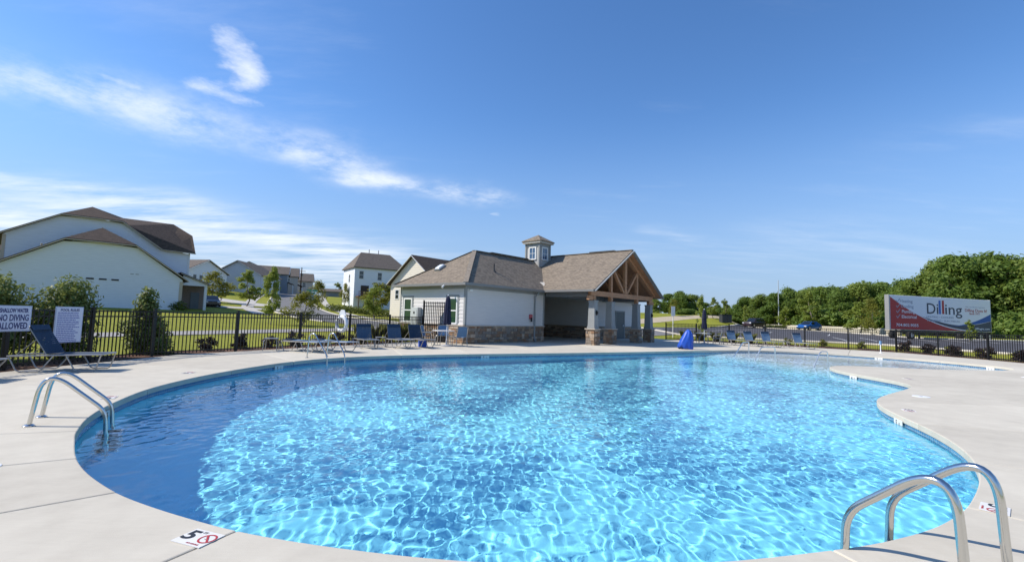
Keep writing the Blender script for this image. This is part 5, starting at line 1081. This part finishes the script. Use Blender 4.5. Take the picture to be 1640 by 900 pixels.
pw = lamp('wooden power pole at the end of the row of houses', -64.2, 141, 8.6, 'power pole', 'power_pole', (.2, .14), M_deckw); MB().bx(-1.2, 1.2, -.06, .06, 7.4, 7.55).build('cross_arm', M_deckw, pw); MB().lathe((.35, 0, 6.0), [(.2, 0), (.22, .7), (.1, .8)], 12).build('transformer', M_alu, pw)
ss = empty('street_sign', on(-20.3, 47.2, -.1), 0, 'back of a stop sign with green street-name plates on its post', 'street sign'); MB().tube([(0, 0, 0), (0, 0, 3.2)], .04, 8).build('post', M_alu, ss)
MB().prism([(.44 * math.cos(R(22.5 + 45 * k)), -.05, 2.22 + .44 * math.sin(R(22.5 + 45 * k))) for k in range(8)], (0, .02, 0)).build('octagon_plate', mat('sign_back_aluminium', (.22, .26, .30), .5, metal=.4), ss)
Mgs = mat('street_sign_green', (.05, .22, .16), .5); MB().bx(-.55, .55, -.015, .015, 2.98, 3.18).build('name_plate', Mgs, ss); MB().box((0, 0, 2.82), (.9, .03, .2), R(70)).build('name_plate', Mgs, ss)
ws = empty('white_sign', on(14.3, 41.0), 0, 'white rectangular sign on a slim post behind the right fence', 'sign'); MB().tube([(0, .04, 0), (0, .04, 2.7)], .035, 8).build('post', M_plast, ws); MB().bx(-.17, .17, -.01, .01, 1.9, 2.75).build('panel', M_plast, ws)
ub = empty('utility_cabinet', on(40.6, 88), R(10), 'dark grey utility cabinet at the back of the car park', 'cabinet'); MB().bx(-1.0, 1.0, -.5, .5, 0, 1.5).build('cabinet_body', M_dkpl, ub, bevel=.03); MB().bx(-1.08, 1.08, -.58, .58, 1.5, 1.58).build('cabinet_roof', M_dkpl, ub)
for x in (-.5, .5): MB().bx(x - .45, x + .45, -.53, -.505, .1, 1.4).build('cabinet_door', mat('charcoal_panel', (.05, .052, .056), .5), ub)
# pale block wall behind the car park: blocks laid in courses
def block_wall():
    root = empty('block_wall', on(53.5, 101), 0, 'low pale concrete block wall behind the car park kerb', 'wall'); o = Vector(root.location)
    P = resample(cr_spline([(53.5, 101), (55.5, 92), (52.5, 78), (47.5, 62), (42.8, 51.5), (41.0, 49.2)], 10, closed=False), .9, closed=False)
    Mbk = mat('pale_wall_block', (.52, .47, .38), .85, var=.15, scale=3, bump=.4, bscale=20); me = MB().bx(0, .86, -.14, .14, 0, .27).mesh('block', Mbk)
    for i in range(len(P) - 1):
        a, b = P[i], P[i + 1]; rz = math.atan2(b[1] - a[1], b[0] - a[0])
        for c in range(3):
            q = a + (b - a) * (.5 if c % 2 else 0); z = Tz(*q) - .05 + c * .28; ob = bpy.data.objects.new('block', me); ob.location = Vector((q[0], q[1], z)) - o; ob.rotation_euler = (0, 0, rz); lk(ob, root)
block_wall()

# ------------------------------------------------------------------ vegetation
def leaf_mat(name, c1, c2, trans=.35):
    m = bpy.data.materials.new(name); m.use_nodes = True; nt = m.node_tree; N, L = nt.nodes, nt.links
    p = N['Principled BSDF']; p.inputs['Roughness'].default_value = .55; p.inputs['Specular IOR Level'].default_value = .3
    g = N.new('ShaderNodeNewGeometry'); oi = N.new('ShaderNodeObjectInfo')
    n = N.new('ShaderNodeTexNoise'); n.inputs['Scale'].default_value = .9; n.inputs['Detail'].default_value = 3; L.new(g.outputs['Position'], n.inputs['Vector'])
    a = N.new('ShaderNodeMath'); a.operation = 'MULTIPLY_ADD'; L.new(g.outputs['Random Per Island'], a.inputs[0]); a.inputs[1].default_value = .55
    b = N.new('ShaderNodeMath'); b.operation = 'MULTIPLY_ADD'; L.new(n.outputs['Fac'], b.inputs[0]); b.inputs[1].default_value = .6
    c = N.new('ShaderNodeMath'); c.operation = 'MULTIPLY_ADD'; L.new(oi.outputs['Random'], c.inputs[0]); c.inputs[1].default_value = .35; c.inputs[2].default_value = -.25
    L.new(c.outputs[0], b.inputs[2]); L.new(b.outputs[0], a.inputs[2])
    mx = N.new('ShaderNodeMix'); mx.data_type = 'RGBA'; L.new(a.outputs[0], mx.inputs[0]); mx.inputs[6].default_value = (*c1, 1); mx.inputs[7].default_value = (*c2, 1)
    L.new(mx.outputs[2], p.inputs['Base Color']); t = N.new('ShaderNodeBsdfTranslucent'); hs = N.new('ShaderNodeHueSaturation'); hs.inputs['Value'].default_value = 1.3; hs.inputs['Hue'].default_value = .485
    L.new(mx.outputs[2], hs.inputs['Color']); L.new(hs.outputs[0], t.inputs[0]); ms = N.new('ShaderNodeMixShader'); ms.inputs[0].default_value = trans
    L.new(p.outputs[0], ms.inputs[1]); L.new(t.outputs[0], ms.inputs[2]); L.new(ms.outputs[0], N['Material Output'].inputs[0]); return m
L_wood = leaf_mat('woodland_foliage', (.075, .14, .022), (.225, .31, .065), .48); L_wood2 = leaf_mat('paler_woodland_foliage', (.10, .16, .024), (.28, .35, .08), .48); L_young = leaf_mat('young_tree_foliage', (.12, .17, .02), (.30, .36, .07), .45); L_laurel = leaf_mat('laurel_foliage', (.06, .10, .02), (.30, .34, .10), .34)
L_red = leaf_mat('dark_burgundy_foliage', (.020, .013, .012), (.075, .045, .036), .2); L_hedge = leaf_mat('clipped_hedge_foliage', (.045, .075, .012), (.15, .18, .03)); L_yel = leaf_mat('yellow_green_foliage', (.11, .13, .015), (.26, .26, .04), .45); L_gr = leaf_mat('tall_grass_blades', (.09, .12, .02), (.26, .25, .06), .4)
M_bark = mat('bark', (.10, .075, .055), .9, var=.3, scale=10, bump=.6, bscale=25); M_pbark = mat('pale_bark', (.24, .20, .16), .9, var=.25, scale=10)
def leaves(clumps, n, size, rng, up=.35, aspect=1.8):
    """clumps: (x,y,z,rx,rz); pointed leaf faces scattered through each clump, denser near its surface"""
    C = np.array(clumps, float); vol = C[:, 3] ** 2 * C[:, 4]; k = rng.choice(len(C), n, p=vol ** .75 / (vol ** .75).sum())
    d = rng.normal(size=(n, 3)); d /= np.linalg.norm(d, axis=1)[:, None]; r = rng.uniform(0, 1, n) ** .42 * (1 + .20 * np.abs(rng.normal(size=n)))
    P = C[k, :3] + d * r[:, None] * np.stack([C[k, 3], C[k, 3], C[k, 4]], 1)
    nr = d * .8 + rng.normal(size=(n, 3)) * .55 + np.array([0, 0, up]); nr /= np.linalg.norm(nr, axis=1)[:, None]
    t = np.cross(nr, rng.normal(size=(n, 3))); t /= np.linalg.norm(t, axis=1)[:, None]; b = np.cross(nr, t)
    s = (size * rng.uniform(.6, 1.35, n))[:, None]
    V = np.stack([P - t * s * .5 * aspect, P + b * s * .42 + nr * s * .08, P + t * s * .5 * aspect, P - b * s * .42 + nr * s * .08], 1).reshape(-1, 3)
    return V, np.arange(n * 4).reshape(n, 4)
def limbs(h, spread, rng, r0, n=6, crown0=.35):
    mb = MB(); z = np.linspace(0, h * .86, 6); w = np.cumsum(np.r_[0, rng.normal(0, .02 * h, 5)]); w2 = np.cumsum(np.r_[0, rng.normal(0, .02 * h, 5)])
    tp = [(w[i], w2[i], z[i]) for i in range(6)]; mb.tube(tp, list(r0 * np.array([1.25, 1, .85, .65, .42, .15])), 8)
    for i in range(n):
        q = crown0 + (1 - crown0) * .75 * (i + .3) / n; zz = h * .86 * q; bx_, by_ = np.interp(zz, z, w), np.interp(zz, z, w2); a = i * 2.4 + rng.uniform(0, .8); l = spread * rng.uniform(.55, .95) * (1.1 - q * .6)
        mb.tube([(bx_, by_, zz), (bx_ + l * .5 * math.cos(a), by_ + l * .5 * math.sin(a), zz + l * .35), (bx_ + l * math.cos(a), by_ + l * math.sin(a), zz + l * .55)], [r0 * .42, r0 * .28, r0 * .1], 6)
    return mb
def tree_meshes(seed, h, w, n_cl, n_lf, size, c0, lm, bm_, r0, squash=.75, taper=.0, crown_n=6):
    """returns (trunk mesh, crown mesh) of unit pose"""
    rng = np.random.default_rng(seed); cl = []
    for i in range(n_cl):
        f = rng.uniform(0, 1); z = h * (c0 + (1 - c0) * f * .93); prof = math.sin(math.pi * min(1, .16 + f * .80)) ** .7 * (1 - taper * f)
        a = rng.uniform(0, 6.283); rad = w * .5 * prof * rng.uniform(.25, 1.12); cr_ = w * rng.uniform(.09, .22) * (1 - taper * f * .6); cl.append((rad * math.cos(a), rad * math.sin(a), z, cr_, cr_ * squash))
    V, F = leaves(cl, n_lf, size, rng); return limbs(h, w * .5, rng, r0, crown_n, c0 + .02).mesh('trunk', bm_, True), np_mesh('crown', V, F, lm, smooth=False)
def place(name, label, cat, group, meshes, loc, rz=0, s=(1, 1, 1), zoff=-.1, sub=('trunk', 'crown')):
    root = empty(name, (loc[0], loc[1], Tz(loc[0], loc[1]) + zoff), rz, label, cat, group); root.scale = s
    for nm, me in zip(sub, meshes): lk(bpy.data.objects.new(nm, me), root)
    root['kind'] = 'thing'; return root
WV = [tree_meshes(100 + i, 10, 6.6 + .5 * (i % 3), 58, 12500, .26, .10 + .04 * (i % 2), L_wood if i % 3 else L_wood2, M_bark, .18, .8, .15 + .1 * (i % 3)) for i in range(6)]
FRONT = [(36.5, 117.5, 3.9), (41.2, 121.8, 5.6), (42.8, 117.6, 6.2), (46.9, 119.9, 5.4), (50.8, 121.4, 3.6), (66.4, 149.3, 4.4), (69.7, 149.6, 5.0), (73.8, 151.4, 6.2), (60.9, 119.7, 6.9), (58.0, 108.3, 7.8), (58.3, 103.1, 8.0), (61.9, 103.7, 9.2), (67.2, 105.9, 9.1), (68.4, 102.0, 9.0), (57.3, 81.0, 7.9), (61.0, 81.2, 8.7), (64.6, 81.0, 8.6), (64.5, 76.2, 8.9), (62.9, 70.0, 9.4), (62.0, 64.5, 11.5), (66.2, 63.9, 12.0), (68.7, 61.8, 10.8), (70.0, 59.0, 10.7), (76.3, 60.5, 11.0)]
BACK = [(71.6, 141.4, 6.8), (63.1, 118.1, 7.5), (67.0, 117.7, 8.8), (71.2, 116.9, 9.5), (74.5, 114.1, 8.5), (70.3, 101.4, 9.6), (68.5, 91.9, 9.3), (73.5, 91.9, 10.0), (77.4, 90.1, 10.7), (70.4, 76.1, 12.0), (76.0, 75.2, 13.2), (79.9, 72.2, 11.9), (85.5, 71.4, 12.2), (62, 92, 8.8), (66.5, 86, 9.4), (63.5, 98, 9.0), (57.5, 114, 7.4), (80, 66, 11.5)]
r8 = random.Random(8)
ORD = ['first', 'second', 'third', 'fourth', 'fifth', 'sixth', 'seventh', 'eighth', 'ninth', 'tenth', 'eleventh', 'twelfth', 'thirteenth', 'fourteenth', 'fifteenth', 'sixteenth', 'seventeenth']
def rank(L, i): return ORD[sorted(range(len(L)), key=lambda k: L[k][0] / L[k][1]).index(i)]
for i, (x, y, h) in enumerate(FRONT + BACK):
    k = h / 10; w = k * r8.uniform(.95, 1.2); fr = i < len(FRONT)
    if i < 5: lb, g = rank(FRONT[:5], i) + ' tree from the left on the grassy bank right of the clubhouse roof', 'trees on the grassy bank right of the clubhouse'
    elif i < 8: lb, g = rank(FRONT[5:8], i - 5) + ' from the left of three distant skyline trees beyond the car park', 'distant trees beyond the car park'
    elif fr: lb, g = rank(FRONT[8:], i - 8) + ' woodland tree from the left along the front of the tree line', 'woodland trees along the front of the tree line'
    else: lb, g = 'woodland tree deep in the tree line behind the car park', 'woodland trees deep in the tree line'
    place('woodland_tree', lb, 'tree', g, WV[i % 6], (x, y), r8.uniform(0, 6.28), (w * (1.35 if i < 8 else 1), w * (1.35 if i < 8 else 1), k), -.2)
# leafy undergrowth closing the foot of the wood
US = [np_mesh('foliage', *leaves([(rng.uniform(-1.6, 1.6), rng.uniform(-.9, .9), rng.uniform(.5, 1.7), rng.uniform(.6, 1.0), rng.uniform(.6, 1.0)) for _ in range(9)], 1700, .30, rng), L_wood, smooth=False) for rng in (np.random.default_rng(60 + i) for i in range(3))]
UND = [(56.5, 108), (60, 105), (64, 100), (60.5, 97), (58.5, 90), (56.5, 84), (55.5, 79), (58.5, 77), (60.5, 72.5), (57.5, 69), (56, 65), (59.5, 62), (55.5, 60), (60, 58), (64, 56), (58.5, 54), (63, 53), (67.5, 55.5), (54, 55.5), (52.5, 58.5), (54, 72), (53.5, 66)]
for i, (x, y) in enumerate(UND): place('undergrowth_bush', 'leafy dark green bush at the foot of the tree line', 'bush', 'bushes at the foot of the tree line', [US[i % 3]], (x, y), r8.uniform(0, 6.28), (1.25, 1.25, 1.15 + .35 * r8.random()), -.2, ('foliage',))
bank = [(37 + i * 1.9, 101 + .4 * i + (i % 3)) for i in range(9)]
for i, (x, y) in enumerate(bank): place('bank_shrub', rank(bank, i) + ' low green shrub from the left on the grassy bank beyond the right umbrella', 'shrub', 'shrubs on the grassy bank', [US[i % 3]], (x, y), i * 1.3, (.8, .8, .55), -.1, ('foliage',))
# young street and car-park trees
YV = [tree_meshes(200 + i, 4.4, 2.0, 30, 2600, .12, .22, L_young, M_pbark, .05, .9, .35, 5) for i in range(3)]; YB = [tree_meshes(210 + i, 4.0, 2.8, 34, 2400, .12, .20, L_yel, M_pbark, .05, .85, .25, 5) for i in range(2)]
for lb, x, y, s, v in (('slender bright green young tree behind the left fence', -18.75, 36.4, (.72, .72, 1.05), YV[0]), ('spreading yellow-green young tree beside the stop sign', -17.0, 38.0, (.95, .95, .72), YB[0]), ('round young tree in front of the blue-grey house', -37.2, 65.3, (1.75, 1.75, 1.2), YV[1]), ('pale young tree beside the black saloon', -43.5, 68.0, (1.7, 1.7, 1.15), YB[1]),
   ('small young tree on the far side of the street by the white house', -35.0, 84, (1.2, 1.2, 1.2), YB[0]), ('tiny bare young tree on the lawn left of the white house', -34.0, 95, (.8, .8, 1.2), YB[1]), ('leafy yellow tree against the white house wall', -23.9, 84.5, (2.3, 2.3, 1.35), YB[1]), ('bright green tree between the white house and clubhouse', -17.6, 60.0, (1.25, 1.25, 1.05), YV[2]),
   ('slim young tree behind the right umbrella', 17.2, 42.0, (.5, .5, .88), YV[0]), ('young tree left of the dark sport utility', 40.3, 92.5, (1.1, 1.1, 1.0), YV[1]), ('slim young tree just left of the dark sport utility', 43.5, 94.5, (.9, .9, 1.05), YV[2]), ('slim young tree right of the dark sport utility', 49.2, 97.5, (.9, .9, 1.05), YV[0]),
   ('bright young tree just right of the blue hatchback', 51.4, 80.0, (1.9, 1.9, 1.55), YV[1]), ('rounded young tree behind the blue hatchback', 51.0, 86, (1.4, 1.4, 1.0), YV[2]), ('thin young tree left of the advertising trailer', 39.5, 51.0, (.75, .75, 1.05), YB[0]), ('narrow green young tree standing in front of the advertising banner', 38.8, 39.4, (.42, .42, .46), YV[2]), ('small green tree at the foot of the wood beside the trailer', 42.0, 56, (1.5, 1.5, .9), YV[0]), ('young tree on the grassy bank nearest the clubhouse porch', 33.5, 96.0, (.8, .8, .9), YB[1]), ('tree at the street end beside the power pole', -54.5, 145, (1.5, 1.5, 1.1), YV[2])):
    place('young_tree', lb, 'tree', 'young planted trees', v, (x, y), r8.uniform(0, 6.28), s)
for i, (x, y, s) in enumerate([(-62, 190, 1.0), (-54, 188, .8), (-50, 200, .9), (-45, 195, .7), (-41, 190, .8), (-37, 205, .9), (-58, 205, 1.0), (-33, 200, .8)]): place('distant_tree', 'tiny distant tree on the skyline at the end of the street', 'tree', 'distant trees at the end of the street', WV[i % 6], (x, y), i, (s * .8, s * .8, s * .5), -.3)
# shrubs along the fences
def shrub(seed, w, h, n, size, lm, lobes=9, squash=.9, cone=False):
    rng = np.random.default_rng(seed); cl = []
    for i in range(lobes):
        f = (i + .5) / lobes; a = i * 2.4; prof = (1 - f) ** .8 if cone else math.sin(math.pi * (.12 + .8 * f)) ** .6; rad = w * .36 * prof * rng.uniform(.35, 1.0); cl.append((rad * math.cos(a), rad * math.sin(a), h * (.08 + .84 * f), w * rng.uniform(.15, .26) * (.45 + .65 * prof), h * rng.uniform(.13, .20)))
    V, F = leaves(cl, n, size, rng, .3, 2.1); st = MB()
    for k in range(5): a = k * 1.26; st.tube([(0.04 * math.cos(a), .04 * math.sin(a), 0), (w * .14 * math.cos(a), w * .14 * math.sin(a), h * .45), (w * .2 * math.cos(a + .4), w * .2 * math.sin(a + .4), h * .8)], [.022, .015, .006], 6)
    return st.mesh('stem', M_bark, True), np_mesh('foliage', V, F, lm, smooth=False)
LS = [('broad glossy laurel at the far left behind the diving sign', -13.3, 11.9, 2.0, 2.25, 5200, 11), ('glossy laurel between the two fence signs', -12.5, 13.1, 1.7, 2.25, 4600, 12), ('glossy pointed laurel standing alone on the left fence line', -11.75, 15.0, 1.5, 2.15, 4200, 13), ('glossy laurel cut off by the left picture edge', -13.6, 10.5, 1.7, 2.1, 3800, 14)]
for lb, x, y, w, h, n, sd in LS: place('laurel_shrub', lb, 'shrub', 'glossy laurels behind the left fence', shrub(sd, w, h, int(n * 1.5), .062, L_laurel, 20, cone=(sd == 13)), (x, y), 0, (1, 1, 1), -.05, ('stem', 'foliage'))
RS = [shrub(30 + i, .75, .55, 420, .06, L_red, 6) for i in range(3)]
RL = [(-10.75, 16.6), (-10.2, 17.7), (-9.65, 18.75), (-9.1, 19.75), (-8.5, 20.9), (-8.0, 21.8), (-7.5, 22.7), (-6.9, 23.8)]
for i, (x, y) in enumerate(RL): place('burgundy_shrub', rank(RL, i) + ' low burgundy shrub from the left behind the left fence', 'shrub', 'burgundy shrubs behind the left fence', RS[i % 3], (x, y), i * 1.1, (1, 1, .9 + .25 * (i % 2)), .0, ('stem', 'foliage'))
RR = [(25.9, 30.6), (26.0, 29.0), (26.1, 27.4), (26.2, 25.7), (26.2, 23.9), (26.3, 22.4), (26.3, 21)]
for i, (x, y) in enumerate(RR): place('burgundy_shrub', rank(RR, i) + ' low burgundy shrub from the left behind the right fence', 'shrub', 'burgundy shrubs behind the right fence', RS[i % 3], (x, y), i * 1.7, (1.25, 1.25, 1.2), .0, ('stem', 'foliage'))
GS = [shrub(44 + i, .6, .5, 300, .06, L_yel, 5) for i in range(2)]
GY = [(26.6, 28.2), (26.7, 26.5), (26.8, 24.7), (24.2, 32.2), (22.5, 33.6), (20.8, 35.0)]
for i, (x, y) in enumerate(GY): place('green_shrub', rank(GY, i) + ' small yellow-green shrub from the left behind the right fence', 'shrub', 'yellow-green shrubs behind the right fence', GS[i % 2], (x, y), i, (1.1, 1.1, 1.0), 0, ('stem', 'foliage'))
def blades(seed, n, h):
    rng = np.random.default_rng(seed); a = rng.uniform(0, 6.283, n); r = rng.uniform(.02, .26, n); l = h * rng.uniform(.6, 1.1, n); x, y = r * np.cos(a) * .5, r * np.sin(a) * .5; dx, dy = np.cos(a) * l * .35, np.sin(a) * l * .35; px_, py_ = -np.sin(a) * .008, np.cos(a) * .008
    V = np.stack([np.c_[x - px_, y - py_, 0 * x], np.c_[x + px_, y + py_, 0 * x], np.c_[x + dx * .5 + px_, y + dy * .5 + py_, l * .75], np.c_[x + dx, y + dy, l]], 1).reshape(-1, 3)
    return np_mesh('blades', V, np.arange(n * 4).reshape(n, 4), L_gr, smooth=False)
GB = [blades(70 + i, 170, .95) for i in range(2)]
GG = [(-6.65, 23.2), (-6.2, 23.9), (-5.8, 24.7), (-6.4, 24.6), (-5.3, 25.4), (-7.1, 22.4), (-5.75, 25.6)]
for i, (x, y) in enumerate(GG): place('ornamental_grass', rank(GG, i) + ' straw-green ornamental grass tuft from the left behind the gate loungers', 'grass', 'ornamental grass tufts by the gate', [GB[i % 2]], (x, y), i, (1.1, 1.1, 1), 0, ('blades',))
GH = [(14.6, 38.9), (15.6, 38.2), (16.5, 37.4), (17.4, 36.6), (18.4, 35.9)]
for i, (x, y) in enumerate(GH): place('ornamental_grass', rank(GH, i) + ' straw-green ornamental grass tuft from the left behind the pool lift', 'grass', 'ornamental grass tufts behind the pool lift', [GB[i % 2]], (x, y), i, (1.3, 1.3, .8), 0, ('blades',))
def hedge(label, a, b, h, w):
    a, b = Vector((*a, 0)), Vector((*b, 0)); d = b - a; L_ = d.length; rng = np.random.default_rng(int(L_ * 10)); n = int(L_ / .5); V, F = leaves([(i * .5, rng.uniform(-.1, .1), h * .5, w * .55, h * .52) for i in range(n + 1)], int(L_ * 260), .16, rng)
    root = empty('hedge', (a.x, a.y, Tz(a.x, a.y) - .05), math.atan2(d.y, d.x), label, 'hedge'); root.rotation_euler = (0, -math.atan2(Tz(b.x, b.y) - Tz(a.x, a.y), L_), math.atan2(d.y, d.x)); lk(bpy.data.objects.new('foliage', np_mesh('foliage', V, F, L_hedge, smooth=False)), root)
hedge('long clipped green hedge below the white three-storey house', (-28.6, 73.5), (-15.5, 68.5), 1.15, 1.6); hedge('dark clipped hedge in front of the big white house porch', (-36.5, 47.2), (-33.4, 47.4), .95, 1.0)
hedge('row of clipped green hedge along the back of the car park', (50.5, 99.5), (56.6, 92.5), .7, .8)
